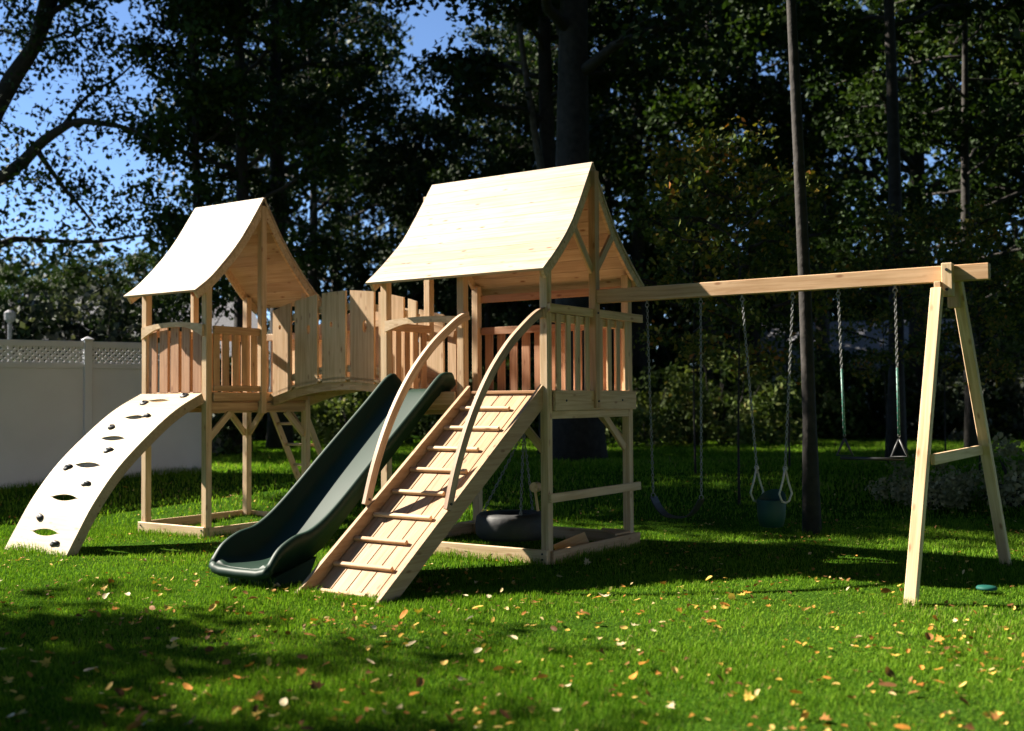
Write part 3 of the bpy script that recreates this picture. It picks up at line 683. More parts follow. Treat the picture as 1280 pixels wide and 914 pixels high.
# ------------------------------------------------------------------ white fence on the left
def fence():
    A, B = spot(-420, 15.2), spot(262, 19.6); d = Vector((B.x-A.x, B.y-A.y, 0)); L = d.length; d.normalize(); nrm = Vector((-d.y, d.x, 0))
    F = thing('vinyl_fence', 'tall white vinyl privacy fence with a lattice strip along its top', 'fence', tuple(A))
    H = 2.28; post_at = [L-.06]
    P0 = spot(105, 18.6); s0 = (Vector((P0.x, P0.y, 0))-Vector((A.x, A.y, 0))).dot(d); step = 2.44; s = s0
    ss = sorted([s0-step*k for k in range(0, 6) if s0-step*k > 0]+[s0+step*k for k in range(1, 4) if s0+step*k < L-.4]+[L-.06])
    def q(s, z, o=0): c = A+d*s+nrm*o; return (c.x, c.y, z)
    def gz(s): c = A+d*s; return ground(c.x, c.y)
    zt = gz(s0)+H
    for s in ss:
        p = Part(); p.board(q(s, gz(s)-.1), q(s, zt+.03), .13, .13, tuple(d), .006); po = p.build('post', M_VINYL, F)
        c = Part(); c.board(q(s, zt+.03), q(s, zt+.055), .17, .17, tuple(d), .006); c.add([q(s-.075, zt+.055, -.075), q(s+.075, zt+.055, -.075), q(s+.075, zt+.055, .075), q(s-.075, zt+.055, .075), q(s, zt+.10)], [(0, 1, 4), (1, 2, 4), (2, 3, 4), (3, 0, 4), (0, 3, 2, 1)]); c.build('post_cap', M_VINYL, po)
    for a, b in zip(ss, ss[1:]):
        a2, b2 = a+.066, b-.066; p = Part(); n = 1; w2 = b2-a2; zl = zt-.36
        for i in range(n):
            c = a2+w2*(i+.5); p.board(q(c, min(gz(a), gz(b))-.06), q(c, zl-.075), w2-.004, .026, tuple(d), .004)
        p.build('panel', M_VINYL, F)
        p = Part(); p.board(q(a2, zl-.03), q(b2, zl-.03), .09, .05); p.board(q(a2, zt-.035), q(b2, zt-.035), .10, .055); p.build('rail', M_VINYL, F)
        p = Part(); z0, z1 = zl+.016, zt-.087; h = z1-z0; x = a2-h
        while x < b2:
            for sg, o in ((1, .006), (-1, -.006)):
                s0_, s1_ = x, x+h; za, zb = (z0, z1) if sg == 1 else (z1, z0)
                if s0_ < a2: za += (zb-za)*(a2-s0_)/h; s0_ = a2
                if s1_ > b2: zb = za+(zb-za)*(b2-s0_)/(s1_-s0_); s1_ = b2
                if s1_-s0_ > .02: p.board(q(s0_, za, o), q(s1_, zb, o), .035, .008, (0, 0, 1), .001)
            x += .094
        p.build('lattice', M_VINYL, F)
fence()

# ------------------------------------------------------------------ foliage
def leaves_np(cent, rad, cnt, size, tint_lo, tint_hi, rng, flat=.75, tl=None):
    """leaf quads scattered in blobs: cent (n,3), rad (n,), cnt leaves each"""
    n = len(cent)*cnt; c = np.repeat(cent, cnt, 0); r = np.repeat(rad, cnt)
    dirs = rng.normal(size=(n, 3)); dirs /= np.linalg.norm(dirs, axis=1, keepdims=True); rr = rng.random(n)**.45
    P = c+dirs*(rr*r)[:, None]*np.array([1, 1, flat])
    a = rng.normal(size=(n, 3)); a[:, 2] -= .25; a /= np.linalg.norm(a, axis=1, keepdims=True)
    b = np.cross(a, rng.normal(size=(n, 3))+np.array([0, 0, .9])); b /= np.linalg.norm(b, axis=1, keepdims=True)+1e-9
    nn = np.cross(a, b); s = size*rng.uniform(.6, 1.35, n)[:, None]
    V = np.empty((n, 4, 3)); V[:, 0] = P-a*s*.5; V[:, 1] = P+b*s*.36+nn*s*.1; V[:, 2] = P+a*s*.6; V[:, 3] = P-b*s*.36+nn*s*.1
    F = np.arange(n*4).reshape(n, 4)
    base = np.repeat(rng.uniform(tint_lo, tint_hi, len(cent)), cnt); t = np.clip(base+rng.normal(0, .13, n), 0, 1)
    return V.reshape(-1, 3), F, np.repeat(t, 4)

def limb(p, rng, a, b, r0, r1, wob=.08, n=6):
    a, b = Vector(a), Vector(b); L = (b-a).length; pts = []
    for i in range(n+1):
        t = i/n; o = Vector((rng.uniform(-1, 1), rng.uniform(-1, 1), rng.uniform(-.5, .5)))*wob*L*math.sin(math.pi*t); pts.append(a.lerp(b, t)+o*.6+Vector((0, 0, .06*L*math.sin(math.pi*t))))
    p.tube(pts, [r0+(r1-r0)*i/n for i in range(n+1)], 7, tint=.5); return pts
def tree_proto(seed, h, r, base, cr, leaf, nl=26, cnt=70, lean=0.0, fork=0, mat=F_GREEN, bark=M_BARK, tl=(.1, .7), clump=.75, low=0):
    """tree mesh data with its foot at the origin: (trunk mesh, crown mesh)"""
    rg = random.Random(seed); rng = np.random.default_rng(seed); p = Part()
    n = 10; ax = []; bx, by = rg.uniform(-1, 1)*.02, rg.uniform(-1, 1)*.02
    for i in range(n+1):
        t = i/n; ax.append(Vector((lean*t*h+math.sin(t*5+seed)*.03*h*t*.4, bx*h*t+math.cos(t*4+seed)*.02*h*t*.5, h*.93*t-.15)))
    p.tube(ax, [r*(1.35-.35*min(1, i/n*14) if i/n < .07 else 1-.86*(i/n)) for i in range(n+1)], 10, tint=.5)
    cents = []
    for k in range(nl):
        t = base/h+(1-base/h)*((k+rg.random())/nl)**.9; t = min(.97, t); q = t*n; i = min(n-1, int(q)); s = ax[i].lerp(ax[i+1], q-i)
        prof = math.sin(math.pi*min(1, max(0.0, (t-base/h*.75)/(1-base/h*.75)))**.8)**.7; ang = k*2.4+rg.uniform(-.5, .5); ln = cr*(.35+.75*prof)*rg.uniform(.65, 1.1)
        e = s+Vector((math.cos(ang)*ln, math.sin(ang)*ln, ln*rg.uniform(.05, .55)-low*(1-t)*ln)); pts = limb(p, rg, s, e, max(.02, r*.42*(1-t*.75)), .012, .10)
        for j in (3, 4, 5, 6):
            cents.append(pts[j]+Vector((rg.uniform(-.4, .4), rg.uniform(-.4, .4), rg.uniform(-.2, .4))))
        for _ in range(3):
            m0 = pts[rg.choice((2, 3, 4))]; a2 = ang+rg.uniform(-1.3, 1.3); l2 = ln*rg.uniform(.3, .55); e2 = m0+Vector((math.cos(a2)*l2, math.sin(a2)*l2, rg.uniform(-.2, .5)*l2)); limb(p, rg, m0, e2, .03, .008, .1, 3); cents += [e2, m0.lerp(e2, .6)]
    C = np.array([tuple(c) for c in cents]); V, F, T = leaves_np(C, rng.uniform(.5, 1.15, len(C))*clump, cnt, leaf, tl[0], tl[1], rng)
    tr = p.build('trunk', bark, None, True); me = tr.data; bpy.data.objects.remove(tr)
    return me, quads_mesh('crown', V, F, T, mat)
def plant_tree(name, label, cat, proto, loc, rot=0, scale=1.0, group=None, mat=None, sz=None):
    o = link(name, None); o.location = loc; o.rotation_euler = (0, 0, rot); o.scale = (scale, scale, sz or scale); tag(o, label, cat, group)
    for nm, me in (('trunk', proto[0]), ('crown', proto[1])):
        c = bpy.data.objects.new(nm, me); COL.objects.link(c); c.parent = o
        if mat and nm == 'crown':
            c.material_slots[0].link = 'OBJECT'; c.material_slots[0].material = mat
    return o
PA = tree_proto(1, 17, .22, 4.5, 4.2, .16, 30, 56)
PB = tree_proto(2, 19, .28, 6.0, 4.6, .16, 30, 56)
PC = tree_proto(3, 15, .16, 3.0, 3.8, .15, 28, 56, low=.3)
PD = tree_proto(4, 21, .42, 7.5, 5.2, .16, 32, 56)
PE = tree_proto(5, 13, .13, 1.6, 3.4, .15, 30, 70, low=.4)

PN = tree_proto(6, 15, .17, 3.5, 1.8, .14, 22, 48)
PN3 = tree_proto(10, 20, .27, 7, 2.7, .16, 26, 56)
PN2 = tree_proto(7, 17, .24, 4.5, 2.6, .15, 26, 65)
PT = tree_proto(8, 26, .36, 13.5, 5.4, .24, 40, 95, clump=.95)  # added tree, crown kept above the frame to shade the wood
PT2 = tree_proto(14, 21, .17, 9.2, 6.2, .2, 36, 80)  # crown above the frame widened to cut skylight on the back lawn
PF = tree_proto(13, 26, .3, 13.5, 5.0, .17, 32, 26, clump=.85)  # added tree, high sparse crown shaped to let sun flecks through
PQ = tree_proto(12, 20.5, .34, 12.3, 5.2, .24, 40, 95, clump=.95)  # added tree, high crown shaped to shade back lawn and slender trunk
PR = tree_proto(9, 20, .3, 2.2, 5.8, .28, 38, 85)  # added unseen round the yard to cut skylight in the shade
GT = 'trees of the wood behind the lawn'
# (px, depth, proto, rot, scale, label)
wood_list = [
 (240, 26.5, PN, 0, .95, F_AUTUMN, 'slim tree with yellowish leaves just left of the small tower roof'),
 (300, 27, PN2, 1.1, 1.0, F_GREEN, 'dark straight tree directly above the small tower ridge'),
 (350, 29, PN3, 2.0, 1.05, F_GREEN, 'thick dark tree behind the small tower gable'),
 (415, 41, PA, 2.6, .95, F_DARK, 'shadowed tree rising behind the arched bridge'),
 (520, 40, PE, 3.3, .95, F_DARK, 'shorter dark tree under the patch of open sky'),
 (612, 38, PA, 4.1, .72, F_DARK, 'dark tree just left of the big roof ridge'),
 (722, 23, PD, .3, 1.12, F_DARK, 'massive dark trunked tree standing behind the big roof'),  # scaled up so its high crown covers more of the sky
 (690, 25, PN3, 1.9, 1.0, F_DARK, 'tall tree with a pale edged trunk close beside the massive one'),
 (800, 38, PB, 2.9, 1.1, F_AUTUMN, 'tall tree with orange tinged leaves right of the big roof'),
 (885, 37, PC, 1.2, 1.2, F_AUTUMN, 'yellow green tree above the middle of the swing beam'),
 (945, 38, PA, 3.8, 1.1, F_GREEN, 'dense tree behind the lone slender trunk'),
 (1118, 22.5, PT2, .6, 1.0, F_GREEN, 'dark tree left of the end legs of the swing'),
 (1150, 33, PD, 1.5, .9, F_GREEN, 'big dark tree behind the swing beam end'),
 (1215, 26, PC, 5.0, 1.0, F_GREEN, 'bushy tree just past the swing beam end'),
 (1290, 30, PA, 2.2, 1.0, F_GREEN, 'tree at the right border of the picture'),
 (1370, 27, PB, 3.0, 1.0, F_GREEN, 'tall tree past the right edge of the lawn'),
 (1480, 31, PA, 4.4, 1.0, F_GREEN, 'spreading tree far past the right edge of the lawn'),
 (640, 38, PB, 5.2, .8, F_DARK, 'distant dark tree hidden behind the big roof'),
 (760, 41, PA, 1.0, 1.1, F_DARK, 'distant tree behind the orange tinged one'),
 (1030, 37, PB, 2.4, 1.05, F_DARK, 'distant tree deep in the wood behind the slender trunk'),
 (390, 39, PB, 3.6, .9, F_DARK, 'distant tree deep in the wood behind the small tower'),
]
for px, d, pr, rot, sc, mt, lab in wood_list:
    plant_tree('woodland_tree', lab, 'tree', pr, spot(px, d), rot, sc, GT, mt)
# slender tree on the lawn behind the swings
SLIM = tree_proto(21, 17, .092, 7.9, 5.0, .13, 32, 80, lean=-.005, mat=F_AUTUMN, bark=M_BARK, tl=(.05, .75), clump=.6)  # unseen crown enlarged to block skylight behind the playset
plant_tree('slender_tree', 'slender bare trunked tree standing on the lawn behind the swings', 'tree', SLIM, spot(1012, 13.6))
F_YOUNG = leaf_mat('yellowing_foliage', [(0, G2), (.4, G3), (.75, YG), (.93, YE), (1, OR)])
YOUNG = tree_proto(24, 5.9, .019, 2.2, 1.1, .085, 18, 22, mat=F_YOUNG, tl=(.25, .9), clump=.42, low=.3)
plant_tree('young_tree', 'young tree with yellow and orange leaves left of the slender trunk', 'tree', YOUNG, spot(922, 16.2), .4, 1.0)
plant_tree('young_tree', 'young yellow green tree right of the slender trunk behind the trapeze', 'tree', YOUNG, spot(1108, 21), 2.4, .85)
for px, d, r, sc, lab in ((868, 18.6, 1.1, 1.0, 'sapling with sunlit leaves nearest the big tower, behind the belt swing'), (985, 19.5, 3.3, .95, 'sapling with yellow leaves close beside the slender trunk'), (1222, 18.5, 5.0, .8, 'sapling with sunlit leaves between the swing end legs'), (1180, 23, .3, .95, 'sapling farther back left of the front swing leg')):
    plant_tree('young_tree', lab, 'tree', YOUNG, spot(px, d), r, sc)
# leaning thin tree behind the big roof
LEAN = tree_proto(22, 15, .15, 9, 2.6, .15, 14, 60, lean=-.16, mat=F_DARK, bark=M_BARKPALE)
o = plant_tree('leaning_tree', 'thin leaning tree whose trunk tilts left above the big roof', 'tree', LEAN, spot(745, 24.5), -YAW)

# left tree with limbs reaching into the frame, seen against the sky
def sky_tree():
    D = 27.0; base = spot(-75, D); O = thing('spreading_tree', 'spreading tree silhouetted against the blue sky above the white fence', 'tree', tuple(base)); p = Part(); rg = random.Random(5); rng = np.random.default_rng(5)
    def line(px, r0, r1, dd=0):
        pts = spline([pt(x, y, D+dd*i) for i, (x, y) in enumerate(px)], len(px)*4); p.tube(pts, [r0+(r1-r0)*i/(len(pts)-1) for i in range(len(pts))], 8, tint=.5); return pts
    b = base.copy(); p.tube(spline([b-Vector((0, 0, .2)), pt(-68, 380, D), pt(-52, 260, D), pt(-30, 190, D), pt(-8, 140, D)], 16), [.42-.17*i/16 for i in range(17)], 10, tint=.5)
    L = []
    L.append(line([(-8, 140), (18, 95), (40, 62), (55, 30), (72, -20), (95, -120), (110, -260)], .25, .06, .1))
    L.append(line([(40, 62), (50, 20), (55, -30), (40, -140)], .14, .05, -.2))
    L.append(line([(-52, 260), (-20, 236), (5, 220), (28, 203), (50, 180), (75, 162), (96, 152), (125, 154), (160, 161), (200, 178)], .20, .03, -.15))
    L.append(line([(45, 185), (58, 205), (80, 235), (103, 262), (120, 285)], .08, .025, .15))
    L.append(line([(-62, 330), (-20, 316), (5, 304), (22, 299), (60, 301), (120, 302), (180, 294)], .13, .03, .1))
    L.append(line([(48, 52), (70, 46), (88, 40), (100, 55), (112, 62)], .05, .015, .1))
    L.append(line([(-30, 190), (-80, 120), (-140, 40), (-190, -80)], .2, .05, .2)); L.append(line([(-52, 260), (-110, 230), (-180, 190), (-250, 170)], .16, .03, .3))
    L.append(line([(-8, 140), (-20, 60), (-40, -40), (-60, -200)], .18, .05, .25)); L.append(line([(75, 162), (110, 120), (150, 95), (185, 60)], .06, .015, .25))
    L.append(line([(60, 20), (105, -10), (150, -20), (200, -60)], .08, .02, .2))
    p.build('trunk', M_BARK, O, True)
    C = []
    for pts in L:
        for q in pts[3:]:
            for _ in range(1): C.append(q+Vector((rg.gauss(0, .5), rg.gauss(0, .8), rg.gauss(-.05, .45))))
    for _ in range(40): C.append(pt(rg.uniform(-260, 190), rg.uniform(-260, 330), D+rg.uniform(-2.5, 2.5)))
    C = np.array([tuple(c) for c in C]); V, F, T = leaves_np(C, rng.uniform(.35, .95, len(C)), 32, .13, .1, .6, rng)
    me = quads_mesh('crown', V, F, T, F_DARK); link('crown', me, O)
sky_tree()

# trees out of the frame: two dapple the lawn, the rest added to block light
SH = tree_proto(31, 13, .25, 5.5, 3.4, .17, 18, 34)
for x, y, pr, rot, sc, lab in (
    (-12, -9.0, SH, .5, 1.0, 'tree beside the near lawn whose shade falls over the grass'), (-16.5, -11.2, SH, 2.5, 1.15, 'second tree beyond the near lawn on the left'),
    (-24.5, 6.2, PT, .4, 1.0, 'very tall high crowned tree added beside the spreading one to shade the wood'), (-29, 10.8, PF, 1.7, 1.05, 'very tall sparse crowned tree added behind the spreading one to fleck the light'),
    (-19.5, 4.05, PQ, 5.6, 1.0, 'very tall high crowned tree added behind the fence to shade the back lawn'),
    (10.5, 1.5, PR, .3, 1.0, 'broad sky blocking tree added right of the swing set'), (12, 9, PR, 1.4, 1.05, 'broad sky blocking tree added right of the back lawn'), (9.5, -4.5, PR, 2.6, .9, 'broad sky blocking tree added right of the camera'), (16, 3, PR, 3.7, 1.1, 'broad sky blocking tree added farther right of the swing set'),
    (13, -11, PR, 4.9, 1.0, 'broad sky blocking tree added behind and right of the camera'), (7, -17, PR, .9, 1.0, 'broad sky blocking tree added behind the camera'), (-1, -18, PR, 2.1, 1.0, 'broad sky blocking tree added behind the near lawn'), (-9, -19, PR, 3.0, 1.05, 'broad sky blocking tree added behind the far left of the near lawn'), (15, 15, PR, 5.5, 1.1, 'broad sky blocking tree added far right of the back lawn'), (9.5, 6, PR, 4.2, 1.15, 'broad sky blocking tree added between the two right hand ones'), (2.5, -16, PR, 5.0, 1.1, 'broad sky blocking tree added left behind the camera'), (10, -10, PR, .2, 1.1, 'broad sky blocking tree added right behind the camera'), (16, -5, PR, 1.9, 1.2, 'broad sky blocking tree added far right of the camera')):
    plant_tree('shade_tree', lab, 'tree', pr, (x, y, ground(x, y)), rot, sc, sz=sc*.94 if pr is PQ else sc, group='trees standing round the yard outside the picture')

# ---- shrubs
def shrub_proto(seed, w2, h, leaf, cnt, n, mat, tl):
    rg = random.Random(seed); rng = np.random.default_rng(seed); p = Part(); C = []
    for k in range(9):
        a = k*2.4; e = Vector((math.cos(a)*w2*rg.uniform(.3, .8), math.sin(a)*w2*rg.uniform(.3, .8), h*rg.uniform(.5, .95))); limb(p, rg, (math.cos(a)*.08, math.sin(a)*.08, -.05), e, .022, .006, .08, 4)
    for _ in range(n):
        a = rg.uniform(0, 6.28); rr = math.sqrt(rg.random())*w2; z = rg.uniform(.06, 1)*h*math.sqrt(max(.12, 1-(rr/w2)**2*.8)); C.append((math.cos(a)*rr, math.sin(a)*rr, z))
    V, F, T = leaves_np(np.array(C), rng.uniform(.22, .42, n)*max(.7, w2/1.4), cnt, leaf, tl[0], tl[1], rng, .8)
    V[:, 2] = np.maximum(V[:, 2], .02); o = p.build('stems', M_BARK, None, True); me = o.data; bpy.data.objects.remove(o)
    return me, quads_mesh('foliage', V, F, T, mat)
def plant_shrub(label, pr, loc, rot, sc, mat=None, group='shrubs along the back of the lawn', szz=None):
    o = link('shrub', None); o.location = loc; o.rotation_euler = (0, 0, rot); o.scale = (sc, sc, szz or sc); tag(o, label, 'shrub', group)
    for nm, me in (('stem', pr[0]), ('foliage', pr[1])):
        c = bpy.data.objects.new(nm, me); COL.objects.link(c); c.parent = o
        if mat and nm == 'foliage': c.material_slots[0].link = 'OBJECT'; c.material_slots[0].material = mat
S1 = shrub_proto(41, 1.5, 2.2, .12, 60, 70, F_BUSH, (.1, .8)); S2 = shrub_proto(42, 1.8, 3.2, .13, 60, 90, F_GREEN, (.1, .8)); S3 = shrub_proto(43, .75, .8, .07, 55, 40, F_PALE, (.2, .9))
shrubs = [
 (905, 29.5, S1, .3, 1.25, F_BUSH, 'large rounded light green shrub seen below the swing beam'), (812, 29, S1, 1.4, .9, F_BUSH, 'shrub with reddish leaves just right of the big tower'),
 (885, 34, S2, 2.0, 1.0, F_GREEN, 'taller dark shrub behind the rounded light green one'), (445, 31, S1, 2.9, 1.2, F_BUSH, 'bright green shrub visible under the arched bridge'),
 (385, 36, S2, .9, 1.0, F_DARK, 'dark shrub behind the ladder'), (310, 36, S2, 4.9, .9, F_DARK, 'dark shrub seen between the small tower posts'), (560, 37, S2, 1.9, 1.0, F_DARK, 'dark shrub behind the slide top'), (680, 37, S2, 5.6, 1.1, F_DARK, 'dark shrub behind the big tower deck'), (745, 37, S2, 3.6, 1.0, F_DARK, 'dark shrub behind the big tower railing'),
 (1035, 34, S2, 1.2, .9, F_GREEN, 'dark shrub right of the slender trunk'), (1110, 33, S1, 2.2, 1.3, F_GREEN, 'shrub left of the front swing leg'), (1215, 32, S2, 3.1, 1.05, F_GREY, 'greyish leafed shrub between the swing end legs'), (1285, 32, S2, .5, 1.1, F_BUSH, 'tall shrub beside the rear swing leg'), (1360, 33, S2, .2, 1.1, F_GREEN, 'shrub past the right edge of the lawn'),
 (1150, 16.0, S3, .0, .85, F_PALE, 'small pale leafed shrub behind the front swing leg'), (1268, 16, S3, 1.7, 1.2, F_PALE, 'pale leafed shrub beside the foot of the rear swing leg'),
 (20, 25, S2, .7, 1.1, F_DARK, 'dark shrub above the fence near the left border'), (75, 26, S2, 2.7, 1.2, F_GREY, 'grey leafed shrub behind the fence post'), (140, 25, S2, 3.9, 1.25, F_GREY, 'large greyish shrub above the fence beside the small tower'), (195, 26, S2, 5.1, 1.2, F_DARK, 'dark shrub behind the small tower front post'), (-60, 25, S2, 1.0, 1.2, F_DARK, 'dark shrub behind the fence past the left border'),
 (1165, 34, S1, .8, 1.25, F_BUSH, 'sun flecked shrub seen left of the front swing leg top'), (985, 33, S1, 4.1, 1.2, F_BUSH, 'shrub seen just left of the slender trunk'), (640, 36, S1, 1.1, 1.2, F_BUSH, 'shrub behind the ramp and the big tower deck'),
 (110, 31, PE, 1.0, .42, F_AUTUMN, None), (180, 32, PE, 2.5, .45, F_GREEN, None), (30, 32, PE, 4.0, .40, F_GREEN, None)]
for px, d, pr, rot, sc, mt, lab in shrubs:
    if lab is None:
        plant_tree('small_tree', {110: 'low yellowish tree behind the fence under the horizontal limb', 180: 'low green tree behind the fence beside the small tower roof', 30: 'low green tree behind the fence near the left border'}[px], 'tree', pr, spot(px, d), rot, sc, 'low trees behind the fence', mt)
    else: plant_shrub(lab, pr, spot(px, d), rot, sc, mt)

# ---- far wood: one leafy mass closing the view
def far_wood():
    rng = np.random.default_rng(77); n = 2600; C = []
    for i in range(n):
        px = rng.uniform(-500, 1900); d = rng.uniform(42, 52); top = 19 if px > 215 else (7.2 if px > -200 else 12)
        if 480 < px < 625: top = 12.5
        z = rng.random()**(1.9 if px < 640 else 1.3)*top; c = spot(px, d, 0); C.append((c.x, c.y, .4+z))
    for i in range(900):
        c = spot(rng.uniform(560, 1800), rng.uniform(41, 50), 0); C.append((c.x, c.y, .5+rng.random()*6.5))
    n = len(C)
    C = np.array(C); V, F, T = leaves_np(C, rng.uniform(.9, 1.9, n), 60, .34, .0, .6, rng)
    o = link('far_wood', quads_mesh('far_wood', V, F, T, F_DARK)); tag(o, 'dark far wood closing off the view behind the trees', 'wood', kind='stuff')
far_wood()

# ---- neighbouring houses glimpsed through the leaves
def house(name, label, c, rot, w2, d2, hw, hr, wall, win):
    c = Vector(c); H = thing(name, label, 'house', tuple(c)); R = Matrix.Rotation(rot, 3, 'Z')
    def q(x, y, z): return tuple(c+R @ Vector((x, y, z)))
    p = Part(); v = [q(-w2, -d2, -.3), q(w2, -d2, -.3), q(w2, d2, -.3), q(-w2, d2, -.3), q(-w2, -d2, hw), q(w2, -d2, hw), q(w2, d2, hw), q(-w2, d2, hw), q(-w2, 0, hr-.1), q(w2, 0, hr-.1)]
    p.add(v, [(0, 1, 5, 4), (2, 3, 7, 6), (1, 2, 6, 9, 5), (3, 0, 4, 8, 7), (0, 3, 2, 1)]); p.build('wall', wall, H)
    p = Part()
    for s in (-1, 1): p.board(q(0, s*(d2+.5)/2, (hw-.35+hr)/2), q(.001, s*(d2+.5)/2, (hw-.35+hr)/2), .1, .1) if False else p.prism([q(-w2-.4, s*(d2+.5), hw-.25), q(w2+.4, s*(d2+.5), hw-.25), q(w2+.4, 0, hr), q(-w2-.4, 0, hr)], (0, 0, .15))
    p.build('roof', M_SHINGLE, H)
    for x in win:
        f = Part(); f.prism([q(x-.6, -d2-.03, .9), q(x+.6, -d2-.03, .9), q(x+.6, -d2-.03, 2.1), q(x-.6, -d2-.03, 2.1)], tuple(R @ Vector((0, .025, 0)))); fo = f.build('window', M_WHITE, H)
        g = Part(); g.prism([q(x-.5, -d2-.045, 1.0), q(x+.5, -d2-.045, 1.0), q(x+.5, -d2-.045, 2.0), q(x-.5, -d2-.045, 2.0)], tuple(R @ Vector((0, .012, 0)))); g.build('pane', M_GLASS, fo)
house('neighbour_house', 'grey sided house half hidden by shrubs beyond the white fence', spot(110, 37), -YAW*1.0+.5, 5, 3.2, 2.7, 4.6, M_SIDING, (-2.5, 0, 2.5))
house('white_house', 'white walled house glimpsed through the leaves right of the slender trunk', spot(1075, 39.5), -YAW-.25, 3.0, 2.2, 2.4, 3.8, M_WHITE, (-1.2, 1.2))

# lamp post just above the fence at the left border
L0 = spot(12, 23); p = Part(); p.tube([L0, L0+Vector((0, 0, 2.9))], .045, 10); lp = thing('garden_lamp', 'thin grey lamp post rising above the fence near the left border', 'lamp post', tuple(L0)); p.build('post', M_SHINGLE, lp)
p = Part(); p.tube([L0+Vector((0, 0, 2.9)), L0+Vector((0, 0, 2.95)), L0+Vector((0, 0, 3.1)), L0+Vector((0, 0, 3.16))], [.06, .11, .12, .04], 12); p.build('shade', M_SHINGLE, lp)

# teal disc on the grass
p = Part(); c = Vector((4.0, .54, .035)); p.tube([c, c+Vector((0, 0, .012)), c+Vector((.0, 0, .026)), c+Vector((0, 0, .03))], [.08, .085, .075, .03], 20); o = p.build('toy_disc', M_TEAL, None, True); tag(o, 'small teal plastic throwing disc lying on grass beside the swing legs', 'toy disc')

# ------------------------------------------------------------------ fallen leaves
def leaf_shape(kind, size, rg):
    """thin curled leaf mesh about its centre"""
    out = []
    if kind == 0:   # lobed
        ang = [(-90, .25), (-60, .55), (-38, .42), (-15, .9), (10, .5), (30, .78), (55, .46), (90, 1.0), (125, .46), (150, .78), (170, .5), (195, .9), (218, .42), (240, .55)]
        out = [(math.cos(math.radians(a))*r, math.sin(math.radians(a))*r) for a, r in ang]
    elif kind == 1:   # oval
        out = [(math.cos(a)*.45, math.sin(a)*.95) for a in np.linspace(0, 2*math.pi, 12, endpoint=False)]
    else:   # rolled
        out = [(math.cos(a)*.62, math.sin(a)*.8) for a in np.linspace(0, 2*math.pi, 10, endpoint=False)]
    cu = rg.uniform(.2, .6) if kind < 2 else .9; cv = rg.uniform(-.2, .4); s = size/2
    def z(x, y): return (cu*x*x+cv*y*y*.6)*s+rg.uniform(-.05, .05)*s
    n = len(out); vs = [(0, 0, 0)]+[(x*.5*s, y*.5*s, z(x*.5, y*.5)) for x, y in out]+[(x*s, y*s, z(x, y)) for x, y in out]; fs = []
    for i in range(n): j = (i+1) % n; fs += [(0, 1+i, 1+j), (1+i, 1+n+i, 1+n+j, 1+j)]
    return vs, fs
LCOL = [('brown', 0.02), ('russet', .27), ('orange', .5), ('yellow', .76), ('pale tan', .98)]
rg = random.Random(99); LM = {}
for ci, (cn, tv) in enumerate(LCOL):
    for kd in range(3):
        for var in range(2):
            vs, fs = leaf_shape(kd, 1.0, rg); p = Part(); p.add(vs, fs, None, tv+rg.uniform(-.05, .05)*(1 if tv > .1 else 0)); o = p.build('fallen_leaf', M_LITTER, None, True); LM[ci, kd, var] = o.data; bpy.data.objects.remove(o)
def zone(px, py):
    h = 'far left' if px < 230 else 'left' if px < 430 else 'middle' if px < 700 else 'right' if px < 1000 else 'far right'
    if py < 770: return {'far left': 'in front of the climbing wall', 'left': 'near the slide foot', 'middle': 'beside the ramp foot', 'right': 'in the lit grass below the swings', 'far right': 'around the front swing leg'}[h]
    return 'on the %s lawn %s' % (h, 'halfway to the playset' if py < 835 else 'nearest the viewer')
KN = ['lobed', 'oval', 'curled']
def ground_hit(px, py):
    n = fw+rt*((px-PW/2)/FPX)-up*((py-PH/2)/FPX); return CAM+n*(-(CAM.z-.03)/n.z)
special = [(755, 744, 4, 0, .13), (745, 748, 2, 1, .10), (768, 752, 4, 1, .09), (355, 877, 4, 1, .10), (368, 874, 4, 2, .06), (384, 880, 3, 0, .06), (838, 881, 4, 0, .07), (665, 890, 3, 0, .07), (905, 760, 3, 0, .10), (848, 761, 2, 0, .09), (860, 758, 0, 0, .1), (1175, 800, 2, 0, .10), (1185, 812, 0, 2, .08), (1140, 778, 3, 1, .07), (1185, 890, 3, 0, .06), (1120, 896, 3, 1, .05), (733, 702, 4, 0, .12), (236, 905, 0, 0, .13), (210, 830, 3, 0, .1), (95, 828, 0, 0, .09), (312, 832, 1, 0, .10), (395, 860, 0, 0, .12), (10, 852, 3, 0, .08), (600, 825, 2, 2, .07), (340, 678 + 52, 4, 2, .07), (990, 880, 3, 1, .06), (1090, 688 + 55, 2, 0, .07), (60, 740, 4, 1, .08)]
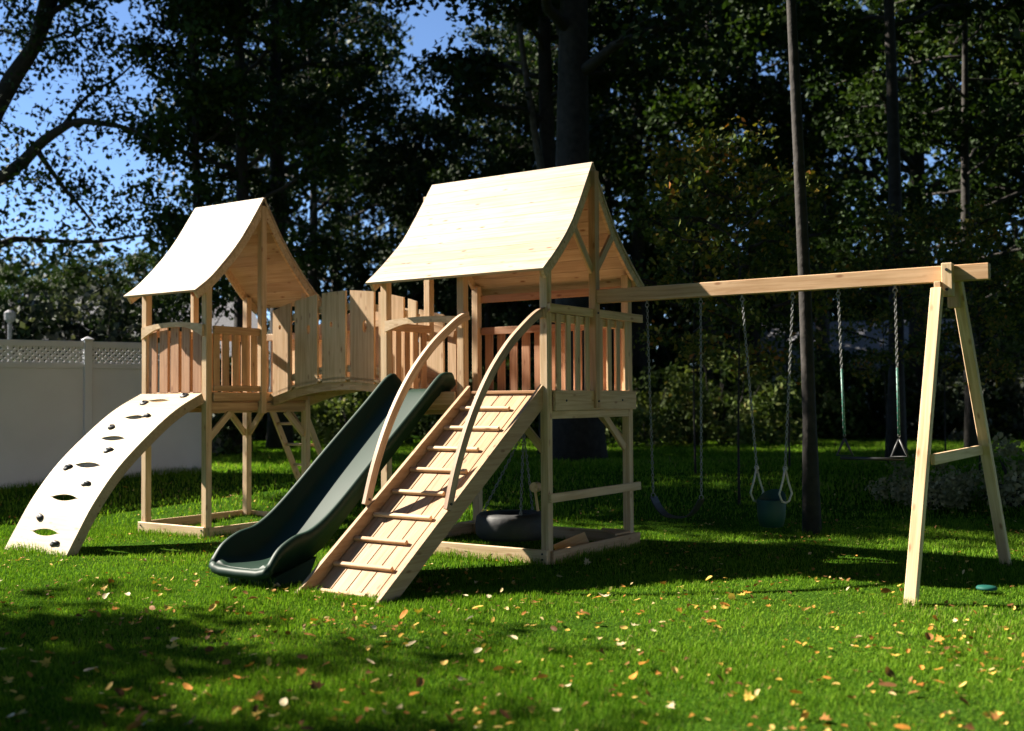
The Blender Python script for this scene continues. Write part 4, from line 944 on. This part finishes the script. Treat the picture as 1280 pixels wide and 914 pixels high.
cnt = 0
def drop(px, py, ci, kd, sz):
    global cnt
    q = ground_hit(px, py)
    if -2.3 < q.x < .1 and -.1 < q.y < 1.9: return
    o = bpy.data.objects.new('fallen_leaf', LM[ci, kd, rg.randint(0, 1)]); COL.objects.link(o)
    o.location = (q.x, q.y, rg.uniform(.02, .042)+ground(q.x, q.y)); o.rotation_euler = (rg.gauss(0, .35), rg.gauss(0, .35), rg.uniform(0, 6.28)); o.scale = (sz,)*3
    size = 'large' if sz > .09 else 'small' if sz < .065 else 'medium'
    tag(o, '%s %s %s leaf fallen %s' % (size, LCOL[ci][0], KN[kd], zone(px, py)), 'fallen leaf', 'fallen leaves on the lawn'); cnt += 1
for a in special: drop(*a)
while cnt < 300:
    px = rg.uniform(-10, 1290); u = rg.random(); py = 722+192*u**1.15
    if rg.random() < .35 and px > 650: continue
    drop(px, py, rg.choices(range(5), (4, 4, 4, 5, 3))[0], rg.choices(range(3), (5, 3, 3))[0], rg.uniform(.045, .11))
# the small rest, scattered over the whole yard
def litter():
    p = Part(); r2 = random.Random(123); hub = None
    for _ in range(2600):
        
        if not hub or r2.random() < .45: d = r2.uniform(4.4, 18); u = r2.uniform(-.5, .5)*d*1.15; q = CAM+FH*d+RH*u; hub = [q.x, q.y]
        else: q = Vector((hub[0]+r2.gauss(0, .13), hub[1]+r2.gauss(0, .13), 0))
        if -2.3 < q.x < .1 and -.1 < q.y < 1.9: continue
        vs, fs = leaf_shape(r2.randint(0, 2), r2.uniform(.025, .065), r2); M3 = Matrix.Rotation(r2.uniform(0, 6.28), 3, 'Z') @ Matrix.Rotation(r2.gauss(0, .4), 3, 'X')
        z = r2.uniform(.012, .038)+ground(q.x, q.y); p.add([M3 @ Vector(v)+Vector((q.x, q.y, z)) for v in vs], fs, None, r2.choice((.02, .2, .27, .45, .55, .7, .78, .8, .9)))
    o = p.build('leaf_scraps', M_LITTER); tag(o, 'tiny scraps of dry leaves strewn over the lawn', 'leaf litter', kind='stuff')
litter()
